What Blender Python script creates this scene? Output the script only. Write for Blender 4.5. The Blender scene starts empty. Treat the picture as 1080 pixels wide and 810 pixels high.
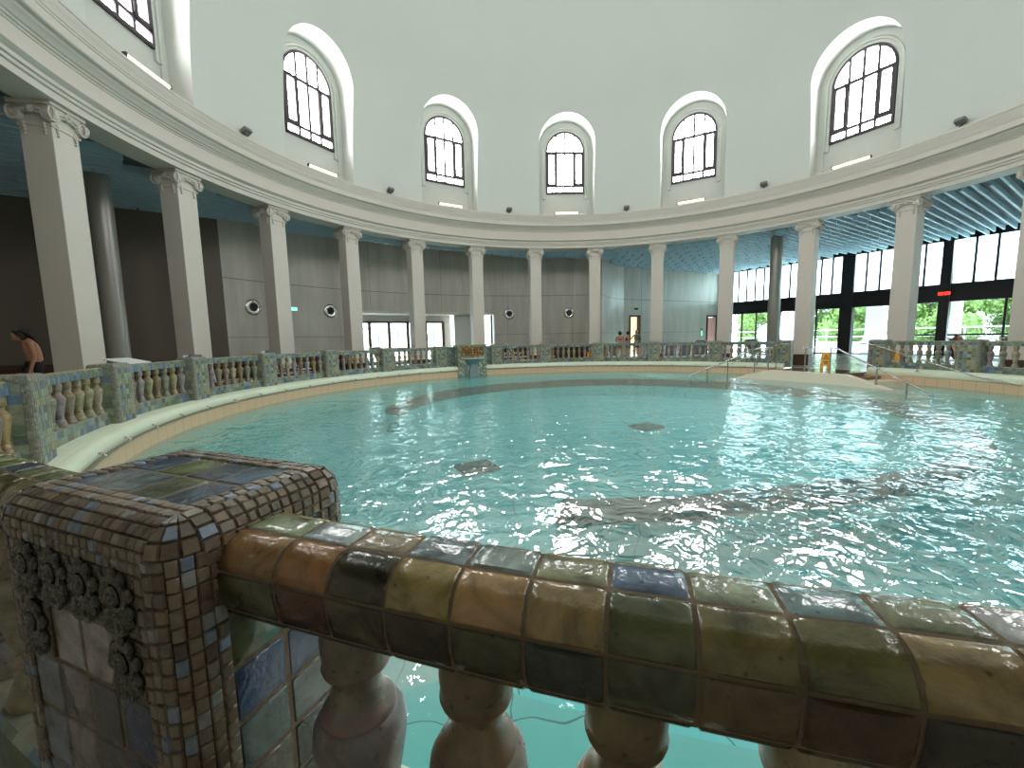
import bpy, bmesh, math, random
from math import sin, cos, pi, radians, sqrt, atan2, hypot
from mathutils import Vector, Matrix
from mathutils.geometry import tessellate_polygon
random.seed(7)
S = bpy.context.scene
COL = S.collection

# ------------------------------------------------------------------ helpers
def srgb(r, g, b):
    f = lambda v: (v/255/12.92) if v/255 <= .04045 else ((v/255+.055)/1.055)**2.4
    return (f(r), f(g), f(b), 1.0)

def pol(r, a, z):
    t = radians(a)
    return (r*sin(t), r*cos(t), z)

class MB:
    """collects vertices, faces and face colours, then links them as ONE mesh object"""
    def __init__(s): s.v = []; s.f = []; s.c = []; s.m = []
    def add(s, vs, fs, col=None, mi=0):
        o = len(s.v); s.v += [tuple(v) for v in vs]
        for f in fs: s.f.append(tuple(i+o for i in f)); s.c.append(col or (1, 1, 1, 1)); s.m.append(mi)
    def box(s, lo, hi, col=None, M=None, mi=0):
        x0, y0, z0 = lo; x1, y1, z1 = hi
        vs = [(x0,y0,z0),(x1,y0,z0),(x1,y1,z0),(x0,y1,z0),(x0,y0,z1),(x1,y0,z1),(x1,y1,z1),(x0,y1,z1)]
        if M: vs = [M @ Vector(v) for v in vs]
        s.add(vs, [(0,3,2,1),(4,5,6,7),(0,1,5,4),(1,2,6,5),(2,3,7,6),(3,0,4,7)], col, mi)
    def bevbox(s, lo, hi, b, col=None, M=None, mi=0):
        bm = bmesh.new(); r = bmesh.ops.create_cube(bm, size=1)
        for v in bm.verts: v.co = [lo[i]+(v.co[i]+.5)*(hi[i]-lo[i]) for i in range(3)]
        bmesh.ops.bevel(bm, geom=bm.edges[:], offset=b, segments=2, affect='EDGES', profile=.5)
        s.bm(bm, col, M, mi)
    def bm(s, bm, col=None, M=None, mi=0):
        bm.verts.index_update()
        vs = [(M @ v.co) if M else v.co for v in bm.verts]
        s.add(vs, [[v.index for v in f.verts] for f in bm.faces], col, mi); bm.free()
    def grid(s, g, col=None, wrap=False, mi=0, cf=None):
        n, m = len(g), len(g[0]); vs = [p for row in g for p in row]; fs = []; 
        o = len(s.v); s.v += [tuple(v) for v in vs]
        for i in range(n-1):
            for j in range(m if wrap else m-1):
                k = (j+1) % m
                s.f.append((o+i*m+j, o+i*m+k, o+(i+1)*m+k, o+(i+1)*m+j)); s.c.append(cf(i, j) if cf else (col or (1,1,1,1))); s.m.append(mi)
    def sweep(s, prof, a0, a1, n, closed=True, col=None, caps=True, mi=0):
        full = abs(a1-a0) >= 359.99
        A = [a0+(a1-a0)*i/n for i in range(n+(0 if full else 1))]
        g = [[pol(r, a, z) for r, z in prof] for a in A]
        if full: g.append(g[0])
        s.grid(g, col, closed, mi)
        if caps and not full and closed:
            for q in (g[0], g[-1]): s.add(q, [tuple(range(len(q)))], col, mi)
    def tube(s, pts, r, n=8, col=None, mi=0, caps=True, rs=None):
        pts = [Vector(p) for p in pts]; g = []; up = None
        for i, p in enumerate(pts):
            d = (pts[min(i+1, len(pts)-1)]-pts[max(i-1, 0)]).normalized()
            if up is None: up = Vector((0,0,1)) if abs(d.z) < .9 else Vector((1,0,0))
            x = d.cross(up).normalized(); y = x.cross(d).normalized(); up = y
            rr = rs[i] if rs else r
            g.append([p+x*cos(2*pi*k/n)*rr+y*sin(2*pi*k/n)*rr for k in range(n)])
        s.grid(g, col, True, mi)
        if caps:
            for q in (g[0], g[-1]): s.add(q, [tuple(range(n))], col, mi)
    def lathe(s, prof, c=(0,0,0), n=20, col=None, M=None, mi=0, cf=None):
        g = []
        for r, z in prof:
            row = [Vector((r*cos(2*pi*k/n), r*sin(2*pi*k/n), z)) for k in range(n)]
            if M: row = [M @ v for v in row]
            g.append([v+Vector(c) for v in row])
        s.grid(g, col, True, mi, cf)
        for q in (g[0], g[-1]): s.add(q, [tuple(range(n))], col, mi)
    def ball(s, c, r, col=None, n=8, mi=0):
        rx, ry, rz = (r, r, r) if not hasattr(r, '__len__') else r
        g = [[(c[0]+rx*sin(pi*i/n)*cos(2*pi*j/(2*n)), c[1]+ry*sin(pi*i/n)*sin(2*pi*j/(2*n)), c[2]+rz*cos(pi*i/n)) for j in range(2*n)] for i in range(n+1)]
        s.grid(g, col, True, mi)
    def pillow(s, fn, s0, s1, t0, t1, h, e, ns, nt, col, g0=0.0):
        """slightly raised tile: fn(s, t, h) -> xyz"""
        def ax(a, b, n, ):
            k = 1 if b > a else -1
            a += g0*k; b -= g0*k
            return [a, a+e*k]+[a+e*k+(b-a-2*e*k)*i/n for i in range(1, n)]+[b-e*k, b]
        A = ax(s0, s1, ns); B = ax(t0, t1, nt)
        g = [[fn(p, q, h if (0 < i < len(A)-1 and 0 < j < len(B)-1) else 0.0) for j, q in enumerate(B)] for i, p in enumerate(A)]
        s.grid(g, col)
    def build(s, name, mat, parent=None, smooth=None, origin=None, fixn=True):
        me = bpy.data.meshes.new(name)
        vs = s.v if origin is None else [(v[0]-origin[0], v[1]-origin[1], v[2]-origin[2]) for v in s.v]
        me.from_pydata(vs, [], s.f)
        mats = mat if isinstance(mat, (list, tuple)) else [mat]
        for m in mats: me.materials.append(m)
        if len(mats) > 1: me.polygons.foreach_set('material_index', s.m)
        ca = me.color_attributes.new('Tint', 'FLOAT_COLOR', 'CORNER')
        d = []
        for p, c in zip(me.polygons, s.c): d += list(c)*p.loop_total
        ca.data.foreach_set('color', d)
        if fixn:
            b = bmesh.new(); b.from_mesh(me)
            bmesh.ops.recalc_face_normals(b, faces=b.faces[:]); b.to_mesh(me); b.free()
        if smooth is not None:
            me.polygons.foreach_set('use_smooth', [True]*len(me.polygons))
            me.set_sharp_from_angle(angle=radians(smooth))
        me.update()
        o = bpy.data.objects.new(name, me); COL.objects.link(o)
        if parent: o.parent = parent
        if origin is not None and not parent: o.location = origin
        return o

def tag(o, label=None, cat=None, group=None, kind=None):
    if label: o['label'] = label
    if cat: o['category'] = cat
    if group: o['group'] = group
    if kind: o['kind'] = kind
    return o
def empty(name, loc=(0,0,0), rz=0):
    o = bpy.data.objects.new(name, None); COL.objects.link(o); o.empty_display_size = .1
    o.location = loc; o.rotation_euler = (0, 0, rz); return o
def copy_tree(o, parent=None):
    c = o.copy(); COL.objects.link(c)
    if parent: c.parent = parent
    for ch in list(o.children): copy_tree(ch, c)
    return c
def face_centre(r, a, z):
    """location and z-rotation of a thing on the ring at azimuth a whose local +Y points away from the hall centre"""
    return pol(r, a, z), -radians(a)

# ------------------------------------------------------------------ materials
def mat(name):
    m = bpy.data.materials.new(name); m.use_nodes = True
    nt = m.node_tree; b = nt.nodes['Principled BSDF']
    return m, nt, b
def N(nt, t, **kw):
    n = nt.nodes.new(t)
    for k, v in kw.items():
        if k in n.inputs: n.inputs[k].default_value = v
        else: setattr(n, k, v)
    return n
def simple(name, c, rough=.5, metal=0.0, noise=.0, scale=8, bump=0.0, spec=None, coat=0.0):
    m, nt, b = mat(name)
    b.inputs['Roughness'].default_value = rough; b.inputs['Metallic'].default_value = metal
    if spec is not None: b.inputs['Specular IOR Level'].default_value = spec
    if coat: b.inputs['Coat Weight'].default_value = coat
    if noise or bump:
        tc = N(nt, 'ShaderNodeTexCoord'); nz = N(nt, 'ShaderNodeTexNoise', Scale=scale, Detail=5.0)
        nt.links.new(tc.outputs['Object'], nz.inputs['Vector'])
        mr = N(nt, 'ShaderNodeMapRange'); mr.inputs[3].default_value = 1-noise; mr.inputs[4].default_value = 1+noise
        nt.links.new(nz.outputs['Fac'], mr.inputs[0])
        mx = N(nt, 'ShaderNodeMix', data_type='RGBA', blend_type='MULTIPLY'); mx.inputs[0].default_value = 1
        mx.inputs[6].default_value = c
        nt.links.new(mr.outputs[0], mx.inputs[7]); nt.links.new(mx.outputs[2], b.inputs['Base Color'])
        if bump:
            bp = N(nt, 'ShaderNodeBump', Strength=bump, Distance=.02)
            nt.links.new(nz.outputs['Fac'], bp.inputs['Height']); nt.links.new(bp.outputs[0], b.inputs['Normal'])
    else: b.inputs['Base Color'].default_value = c
    return m
def emit(name, c, s):
    m, nt, b = mat(name)
    b.inputs['Base Color'].default_value = c
    b.inputs['Emission Color'].default_value = c; b.inputs['Emission Strength'].default_value = s
    return m
def glazed(name, rough=.16, streak=.45, scale=14, bump=.25, sat=1.0):
    """hand glazed ceramic: the tile's own colour, cloudy runs of glaze, pits, gloss"""
    m, nt, b = mat(name); L = nt.links.new
    at = N(nt, 'ShaderNodeAttribute', attribute_name='Tint')
    tc = N(nt, 'ShaderNodeTexCoord')
    n1 = N(nt, 'ShaderNodeTexNoise', Scale=scale, Detail=6.0, Roughness=.65, Distortion=.8)
    n2 = N(nt, 'ShaderNodeTexNoise', Scale=scale*5, Detail=3.0)
    n3 = N(nt, 'ShaderNodeTexVoronoi', Scale=scale*3.2)
    for n in (n1, n2, n3): L(tc.outputs['Object'], n.inputs['Vector'])
    cr = N(nt, 'ShaderNodeMapRange'); cr.inputs[1].default_value = .3; cr.inputs[2].default_value = .7
    cr.inputs[3].default_value = 1-streak; cr.inputs[4].default_value = 1+streak*.75
    L(n1.outputs['Fac'], cr.inputs[0])
    mx = N(nt, 'ShaderNodeMix', data_type='RGBA', blend_type='MULTIPLY'); mx.inputs[0].default_value = 1
    L(at.outputs['Color'], mx.inputs[6]); L(cr.outputs[0], mx.inputs[7])
    pit = N(nt, 'ShaderNodeMapRange'); pit.inputs[1].default_value = .05; pit.inputs[2].default_value = .12
    pit.inputs[3].default_value = .35; pit.inputs[4].default_value = 1
    L(n3.outputs['Distance'], pit.inputs[0])
    m2 = N(nt, 'ShaderNodeMix', data_type='RGBA', blend_type='MULTIPLY'); m2.inputs[0].default_value = .8
    L(mx.outputs[2], m2.inputs[6]); L(pit.outputs[0], m2.inputs[7])
    L(m2.outputs[2], b.inputs['Base Color'])
    rr = N(nt, 'ShaderNodeMapRange'); rr.inputs[3].default_value = rough*.6; rr.inputs[4].default_value = rough*1.7
    L(n2.outputs['Fac'], rr.inputs[0]); L(rr.outputs[0], b.inputs['Roughness'])
    bp = N(nt, 'ShaderNodeBump', Strength=bump, Distance=.006)
    ad = N(nt, 'ShaderNodeMath', operation='ADD'); L(n1.outputs['Fac'], ad.inputs[0]); L(n2.outputs['Fac'], ad.inputs[1])
    L(ad.outputs[0], bp.inputs['Height']); L(bp.outputs[0], b.inputs['Normal'])
    b.inputs['Specular IOR Level'].default_value = .6
    return m

M = {}
M['plaster'] = simple('dome_plaster', srgb(200, 202, 195), .75, noise=.03, scale=.5)
M['stone'] = simple('painted_stone', srgb(202, 193, 182), .6, noise=.04, scale=2.0)
M['plinth_brown'] = simple('brown_plinth_tile', srgb(74, 50, 42), .3, noise=.2, scale=6)
M['glaze'] = glazed('glazed_tile', .14, .75, 11)
M['mosaic'] = glazed('mosaic_tesserae', .3, .3, 20, .2)
M['baluster'] = glazed('baluster_glaze', .28, .5, 9, .2)
M['grout'] = simple('brown_grout', srgb(122, 104, 84), .85, noise=.25, scale=40, bump=.4)
M['mortar'] = simple('pale_mortar', srgb(140, 136, 118), .8, noise=.25, scale=25, bump=.3)
M['relief'] = glazed('relief_ceramic', .25, .5, 30, .3)
M['coping'] = simple('cream_coping', srgb(216, 224, 200), .45, noise=.08, scale=4)
M['steel'] = simple('brushed_steel', srgb(190, 188, 184), .22, 1.0)
M['dark_metal'] = simple('dark_frame_metal', srgb(34, 32, 36), .4, .3)
M['bronze'] = simple('window_frame_paint', srgb(70, 62, 66), .5)
M['door_wood'] = simple('brown_door_frame', srgb(88, 60, 48), .5, noise=.1)
M['white'] = simple('white_paint', srgb(235, 235, 235), .5)
M['slat'] = simple('blue_grey_slat', srgb(178, 205, 216), .5, noise=.04, scale=3)
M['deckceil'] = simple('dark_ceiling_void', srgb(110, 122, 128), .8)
M['pane'] = emit('daylit_pane', (1, 1, 1, 1), 20.0)
M['tube'] = emit('warm_lamp_tube', (1, .74, .5, 1), 2.6)
M['led'] = emit('red_led', (1, .03, .02, 1), 4.0)
M['exit'] = emit('green_sign_light', (.25, .9, .7, 1), 1.2)
M['grey'] = simple('grey_plastic', srgb(110, 112, 108), .5)
M['black'] = simple('black_rubber', srgb(24, 22, 24), .6)
M['yellow'] = simple('yellow_plastic', srgb(242, 168, 20), .4)
M['skin'] = simple('skin', srgb(196, 140, 110), .5, noise=.05, scale=20)
M['hair'] = simple('dark_hair', srgb(32, 24, 22), .6, noise=.3, scale=60)
M['hair_red'] = simple('auburn_hair', srgb(96, 48, 40), .6, noise=.3, scale=60)
M['swim'] = simple('black_swimwear', srgb(20, 20, 24), .6)
M['swim_blue'] = simple('teal_shirt', srgb(84, 120, 118), .7)
M['fabric'] = simple('grey_sling_fabric', srgb(112, 114, 124), .8)
M['wet_floor'] = simple('landing_tile', srgb(118, 88, 72), .12, noise=.2, scale=6)
M['beige'] = simple('beige_parapet', srgb(226, 212, 190), .5, noise=.04, scale=3)
M['bark'] = simple('bark', srgb(96, 78, 60), .9, noise=.3, scale=12, bump=.5)
M['leaf'] = simple('leaf', srgb(112, 136, 66), .5, noise=.35, scale=3)
M['facade_white'] = simple('white_render', srgb(236, 234, 228), .7)
M['terrace'] = simple('pale_terrace', srgb(225, 228, 230), .5, noise=.05, scale=2)
M['ringwall'] = simple('dark_ring_tile', srgb(62, 46, 36), .4, noise=.45, scale=9)

def concrete():
    m, nt, b = mat('board_concrete'); L = nt.links.new
    g = N(nt, 'ShaderNodeNewGeometry'); sp = N(nt, 'ShaderNodeSeparateXYZ'); L(g.outputs['Position'], sp.inputs[0])
    def line(src, pos, w):
        a = N(nt, 'ShaderNodeMath', operation='SUBTRACT'); L(src, a.inputs[0]); a.inputs[1].default_value = pos
        c = N(nt, 'ShaderNodeMath', operation='ABSOLUTE'); L(a.outputs[0], c.inputs[0])
        d = N(nt, 'ShaderNodeMath', operation='LESS_THAN'); L(c.outputs[0], d.inputs[0]); d.inputs[1].default_value = w
        return d.outputs[0]
    at = N(nt, 'ShaderNodeMath', operation='ARCTAN2'); L(sp.outputs[0], at.inputs[0]); L(sp.outputs[1], at.inputs[1])
    ad = N(nt, 'ShaderNodeMath', operation='ADD'); L(at.outputs[0], ad.inputs[0]); ad.inputs[1].default_value = 20*pi+.08
    md = N(nt, 'ShaderNodeMath', operation='MODULO'); L(ad.outputs[0], md.inputs[0]); md.inputs[1].default_value = radians(15)
    lines = [line(sp.outputs[2], 4.0, .018), line(sp.outputs[2], 1.65, .012), line(md.outputs[0], radians(7.5), .0006)]
    s = lines[0]
    for l in lines[1:]:
        a = N(nt, 'ShaderNodeMath', operation='MAXIMUM'); L(s, a.inputs[0]); L(l, a.inputs[1]); s = a.outputs[0]
    mp = N(nt, 'ShaderNodeMapping'); mp.inputs['Scale'].default_value = (1.6, 1.6, .22)
    L(g.outputs['Position'], mp.inputs['Vector'])
    nz = N(nt, 'ShaderNodeTexNoise', Scale=1.4, Detail=6.0, Roughness=.6); L(mp.outputs[0], nz.inputs['Vector'])
    cr = N(nt, 'ShaderNodeValToRGB'); L(nz.outputs['Fac'], cr.inputs[0])
    cr.color_ramp.elements[0].position = .3; cr.color_ramp.elements[0].color = srgb(172, 165, 152)
    cr.color_ramp.elements[1].position = .75; cr.color_ramp.elements[1].color = srgb(200, 193, 180)
    mx = N(nt, 'ShaderNodeMix', data_type='RGBA'); L(s, mx.inputs[0]); L(cr.outputs[0], mx.inputs[6]); mx.inputs[7].default_value = srgb(128, 122, 112)
    L(mx.outputs[2], b.inputs['Base Color'])
    rr = N(nt, 'ShaderNodeMapRange'); rr.inputs[3].default_value = .2; rr.inputs[4].default_value = .5
    L(nz.outputs['Fac'], rr.inputs[0]); L(rr.outputs[0], b.inputs['Roughness'])
    return m
M['concrete'] = concrete()

def floor_mat():
    m, nt, b = mat('deck_tile'); L = nt.links.new
    tc = N(nt, 'ShaderNodeTexCoord'); br = N(nt, 'ShaderNodeTexBrick', Scale=1.0)
    L(tc.outputs['Object'], br.inputs['Vector']); br.offset = 0
    br.inputs['Color1'].default_value = srgb(188, 180, 166); br.inputs['Color2'].default_value = srgb(178, 170, 158)
    br.inputs['Mortar'].default_value = srgb(100, 90, 80); br.inputs['Mortar Size'].default_value = .006
    br.inputs['Brick Width'].default_value = .3; br.inputs['Row Height'].default_value = .3
    L(br.outputs['Color'], b.inputs['Base Color'])
    nz = N(nt, 'ShaderNodeTexNoise', Scale=.8, Detail=4.0); L(tc.outputs['Object'], nz.inputs['Vector'])
    rr = N(nt, 'ShaderNodeMapRange'); rr.inputs[3].default_value = .05; rr.inputs[4].default_value = .35
    L(nz.outputs['Fac'], rr.inputs[0]); L(rr.outputs[0], b.inputs['Roughness'])
    return m
M['floor'] = floor_mat()

def pool_mat(name, c1, c2, line):
    m, nt, b = mat(name); L = nt.links.new
    tc = N(nt, 'ShaderNodeTexCoord')
    nz = N(nt, 'ShaderNodeTexNoise', Scale=2.2, Detail=2.0); L(tc.outputs['Object'], nz.inputs['Vector'])
    mx = N(nt, 'ShaderNodeMix', data_type='RGBA', blend_type='LINEAR_LIGHT'); mx.inputs[0].default_value = .16
    L(tc.outputs['Object'], mx.inputs[6]); L(nz.outputs['Color'], mx.inputs[7])
    br = N(nt, 'ShaderNodeTexBrick', Scale=1.0); L(mx.outputs[2], br.inputs['Vector']); br.offset = 0
    br.inputs['Color1'].default_value = c1; br.inputs['Color2'].default_value = c2; br.inputs['Mortar'].default_value = line
    br.inputs['Mortar Size'].default_value = .005; br.inputs['Mortar Smooth'].default_value = .3
    br.inputs['Brick Width'].default_value = .62; br.inputs['Row Height'].default_value = .62
    L(br.outputs['Color'], b.inputs['Base Color']); b.inputs['Roughness'].default_value = .5
    return m
M['poolfloor'] = pool_mat('pool_floor_tile', srgb(114, 218, 218), srgb(108, 213, 214), srgb(40, 88, 84))
M['ledge'] = pool_mat('pool_ledge_tile', srgb(120, 206, 198), srgb(114, 201, 194), srgb(66, 124, 118))
M['tan'] = simple('tan_wall_tile', srgb(206, 176, 140), .35, noise=.1, scale=4)

def tan_mat():
    m, nt, b = mat('tan_pool_wall'); L = nt.links.new
    g = N(nt, 'ShaderNodeNewGeometry'); sp = N(nt, 'ShaderNodeSeparateXYZ'); L(g.outputs['Position'], sp.inputs[0])
    at = N(nt, 'ShaderNodeMath', operation='ARCTAN2'); L(sp.outputs[0], at.inputs[0]); L(sp.outputs[1], at.inputs[1])
    ad = N(nt, 'ShaderNodeMath', operation='ADD'); L(at.outputs[0], ad.inputs[0]); ad.inputs[1].default_value = 20*pi
    md = N(nt, 'ShaderNodeMath', operation='MODULO'); L(ad.outputs[0], md.inputs[0]); md.inputs[1].default_value = radians(1.8)
    d = N(nt, 'ShaderNodeMath', operation='LESS_THAN'); L(md.outputs[0], d.inputs[0]); d.inputs[1].default_value = .0007
    mx = N(nt, 'ShaderNodeMix', data_type='RGBA'); L(d.outputs[0], mx.inputs[0])
    mx.inputs[6].default_value = srgb(208, 178, 144); mx.inputs[7].default_value = srgb(140, 112, 84)
    L(mx.outputs[2], b.inputs['Base Color']); b.inputs['Roughness'].default_value = .35
    return m
M['tanwall'] = tan_mat()

def water_mat():
    m, nt, b = mat('pool_water'); L = nt.links.new
    out = nt.nodes['Material Output']; nt.nodes.remove(b)
    tc = N(nt, 'ShaderNodeTexCoord')
    n1 = N(nt, 'ShaderNodeTexNoise', Scale=1.3, Detail=2.0, Roughness=.5, Distortion=.6)
    n2 = N(nt, 'ShaderNodeTexNoise', Scale=4.2, Detail=2.5, Roughness=.55, Distortion=.8)
    for n in (n1, n2): L(tc.outputs['Object'], n.inputs['Vector'])
    m1 = N(nt, 'ShaderNodeMath', operation='MULTIPLY'); L(n2.outputs['Fac'], m1.inputs[0]); m1.inputs[1].default_value = .42
    ad = N(nt, 'ShaderNodeMath', operation='ADD'); L(n1.outputs['Fac'], ad.inputs[0]); L(m1.outputs[0], ad.inputs[1])
    bp = N(nt, 'ShaderNodeBump', Strength=1.0, Distance=.058); L(ad.outputs[0], bp.inputs['Height'])
    fr = N(nt, 'ShaderNodeFresnel', IOR=1.33); fm = N(nt, 'ShaderNodeMath', operation='MULTIPLY'); L(fr.outputs[0], fm.inputs[0]); fm.inputs[1].default_value = .6
    tr = N(nt, 'ShaderNodeBsdfTransparent'); tr.inputs['Color'].default_value = (.84, .97, .985, 1)
    gl = N(nt, 'ShaderNodeBsdfGlossy', Roughness=.03); L(bp.outputs[0], gl.inputs['Normal'])
    mx = N(nt, 'ShaderNodeMixShader'); L(fm.outputs[0], mx.inputs[0]); L(tr.outputs[0], mx.inputs[1]); L(gl.outputs[0], mx.inputs[2])
    # milky, aerated water over the bubbling jets
    df = N(nt, 'ShaderNodeBsdfDiffuse'); df.inputs['Color'].default_value = srgb(190, 240, 234)
    g = N(nt, 'ShaderNodeNewGeometry'); fac = None
    for (x, y, r, k) in ((6.3, 14.2-3.0, 1.5, .55), (4.6, 3.2, 4.2, .16)):
        vd = N(nt, 'ShaderNodeVectorMath', operation='DISTANCE'); L(g.outputs['Position'], vd.inputs[0]); vd.inputs[1].default_value = (x-3.08, y-4.2, -.3)
        mr = N(nt, 'ShaderNodeMapRange'); L(vd.outputs['Value'], mr.inputs[0]); mr.inputs[1].default_value = r; mr.inputs[2].default_value = r*.2
        mr.inputs[3].default_value = 0; mr.inputs[4].default_value = k
        if fac is None: fac = mr.outputs[0]
        else:
            a = N(nt, 'ShaderNodeMath', operation='MAXIMUM'); L(fac, a.inputs[0]); L(mr.outputs[0], a.inputs[1]); fac = a.outputs[0]
    n3 = N(nt, 'ShaderNodeTexNoise', Scale=5.0, Detail=5.0, Roughness=.7); L(tc.outputs['Object'], n3.inputs['Vector'])
    mu = N(nt, 'ShaderNodeMath', operation='MULTIPLY_ADD'); L(fac, mu.inputs[0]); L(n3.outputs['Fac'], mu.inputs[1]); mu.inputs[2].default_value = .07
    m2 = N(nt, 'ShaderNodeMixShader'); L(mu.outputs[0], m2.inputs[0]); L(mx.outputs[0], m2.inputs[1]); L(df.outputs[0], m2.inputs[2])
    L(m2.outputs[0], out.inputs['Surface'])
    return m
M['water'] = water_mat()

def glass_mat():
    m, nt, b = mat('clear_glass'); L = nt.links.new
    out = nt.nodes['Material Output']; nt.nodes.remove(b)
    fr = N(nt, 'ShaderNodeFresnel', IOR=1.45); tr = N(nt, 'ShaderNodeBsdfTransparent'); tr.inputs['Color'].default_value = (.93, .97, .97, 1)
    gl = N(nt, 'ShaderNodeBsdfGlossy', Roughness=.02); mx = N(nt, 'ShaderNodeMixShader')
    L(fr.outputs[0], mx.inputs[0]); L(tr.outputs[0], mx.inputs[1]); L(gl.outputs[0], mx.inputs[2]); L(mx.outputs[0], out.inputs['Surface'])
    return m
M['glass'] = glass_mat()
def ribbed_glass():
    m, nt, b = mat('ribbed_glass'); L = nt.links.new
    out = nt.nodes['Material Output']; nt.nodes.remove(b)
    tr = N(nt, 'ShaderNodeBsdfTransparent'); tr.inputs['Color'].default_value = (.9, .95, .95, 1)
    tl = N(nt, 'ShaderNodeBsdfTranslucent'); tl.inputs['Color'].default_value = (.9, .95, .95, 1)
    tc = N(nt, 'ShaderNodeTexCoord'); mp = N(nt, 'ShaderNodeMapping'); mp.inputs['Rotation'].default_value = (0, 0, radians(-32))
    L(tc.outputs['Object'], mp.inputs[0])
    wv = N(nt, 'ShaderNodeTexWave', Scale=3.0); wv.bands_direction = 'X'; L(mp.outputs[0], wv.inputs['Vector'])
    mr = N(nt, 'ShaderNodeMapRange'); L(wv.outputs['Fac'], mr.inputs[0]); mr.inputs[3].default_value = .45; mr.inputs[4].default_value = .85
    mx = N(nt, 'ShaderNodeMixShader'); L(mr.outputs[0], mx.inputs[0]); L(tr.outputs[0], mx.inputs[1]); L(tl.outputs[0], mx.inputs[2])
    L(mx.outputs[0], out.inputs['Surface'])
    return m
M['ribbed'] = ribbed_glass()

# ------------------------------------------------------------------ camera and world
EYE = 1.38
CAMXY = (-3.080, -10.405)
cd = bpy.data.cameras.new('camera'); cam = bpy.data.objects.new('camera', cd); COL.objects.link(cam)
cd.sensor_width = 36; cd.lens = 433.325/1080*36; cd.clip_start = .02; cd.clip_end = 300
p, ro = .1097, -.0195
fw = Vector((0, cos(p), -sin(p))); U = Vector((0, sin(p), cos(p))); X = Vector((1, 0, 0))
rgt = X*cos(ro)+U*sin(ro); upv = U*cos(ro)-X*sin(ro)
cam.matrix_world = Matrix(((rgt.x, upv.x, -fw.x, CAMXY[0]), (rgt.y, upv.y, -fw.y, CAMXY[1]), (rgt.z, upv.z, -fw.z, EYE), (0, 0, 0, 1)))
S.camera = cam
w = bpy.data.worlds.new('sky'); S.world = w; w.use_nodes = True
bg = w.node_tree.nodes['Background']; bg.inputs[0].default_value = (.70, .92, 1.0, 1); bg.inputs[1].default_value = 11.5
S.view_settings.view_transform = 'Standard'; S.view_settings.look = 'None'
S.view_settings.gamma = 1; S.view_settings.use_curve_mapping = False
S.view_settings.exposure = 0.45

# ------------------------------------------------------------------ plan of the building
SD = Vector((.843, .537)).normalized()                     # direction of the ceiling slats and wing walls
SN = Vector((-SD.y, SD.x))
FA = Vector((13.96, 23.55)); FU = Vector((.527, -.85)).normalized()   # glass front: start and direction
FN = Vector((-FU.y, FU.x)); FN = FN if FN.dot(FA) > 0 else -FN
FROT = atan2(FU.y, FU.x)
def arc(r, a0, a1, n): return [Vector(pol(r, a0+(a1-a0)*i/n, 0)[:2]) for i in range(n+1)]
RW = 15.6
FB = FA+FU*27
WING_R = [Vector((2.75, 15.36)), Vector((2.95, 16.2)), Vector((3.3, 17.2)), Vector((3.93, 18.1)), Vector((4.95, 19.2))]
wl0 = Vector(pol(RW, -67, 0)[:2]); wl1 = wl0-SD*10.5
back0 = Vector(pol(RW, 125, 0)[:2]); back1 = Vector(pol(RW, -112, 0)[:2])
PLAN = [FA, FB]+arc(RW, 125, 248, 30)+[wl1]+arc(RW, -67, 9.5, 30)+WING_R[1:]
def tess(name, outer, r, z, m, parent=None, kind='structure'):
    hole = [Vector(pol(r, a, 0)[:2]) for a in range(0, 360, 3)]
    polys = [[Vector((q.x, q.y, 0)) for q in outer], [Vector((q.x, q.y, 0)) for q in hole]]
    allv = [v for q in polys for v in q]; mb = MB()
    mb.add([(v.x, v.y, z) for v in allv], tessellate_polygon(polys))
    o = mb.build(name, m); tag(o, kind=kind); return o
tess('floor', PLAN, 10.3, 0.0, M['floor'])
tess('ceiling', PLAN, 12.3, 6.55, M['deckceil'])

def wall(name, pts, z0, z1, m, th=.25, side=None):
    """upright wall of real thickness on the outer side of a polyline"""
    mb = MB(); n = len(pts); off = []
    for i in range(n):
        d = (pts[min(i+1, n-1)]-pts[max(i-1, 0)]).normalized(); nn = Vector((-d.y, d.x))
        if nn.dot(pts[i]) < 0: nn = -nn
        if side is not None and nn.dot(side) < 0: nn = -nn
        off.append(pts[i]+nn*th)
    g = [[(p.x, p.y, z0), (p.x, p.y, z1), (q.x, q.y, z1), (q.x, q.y, z0)] for p, q in zip(pts, off)]
    mb.grid(g, wrap=True)
    for e in (g[0], g[-1]): mb.add(e, [(0, 1, 2, 3)])
    return tag(mb.build(name, m, smooth=35), kind='structure')
ZC = 6.55
FO0, FO1, FOZ = -44.6, -15.2, 2.88                         # opening to the entrance lobby
wall('wall_left', arc(RW, -67, FO0, 12), 0, ZC, M['concrete'])
wall('wall_lintel', arc(RW, FO0, FO1, 14), FOZ, ZC, M['concrete'])
wall('wall_middle', arc(RW, FO1, 9.5, 14)+WING_R[1:], 0, ZC, M['concrete'])
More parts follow.
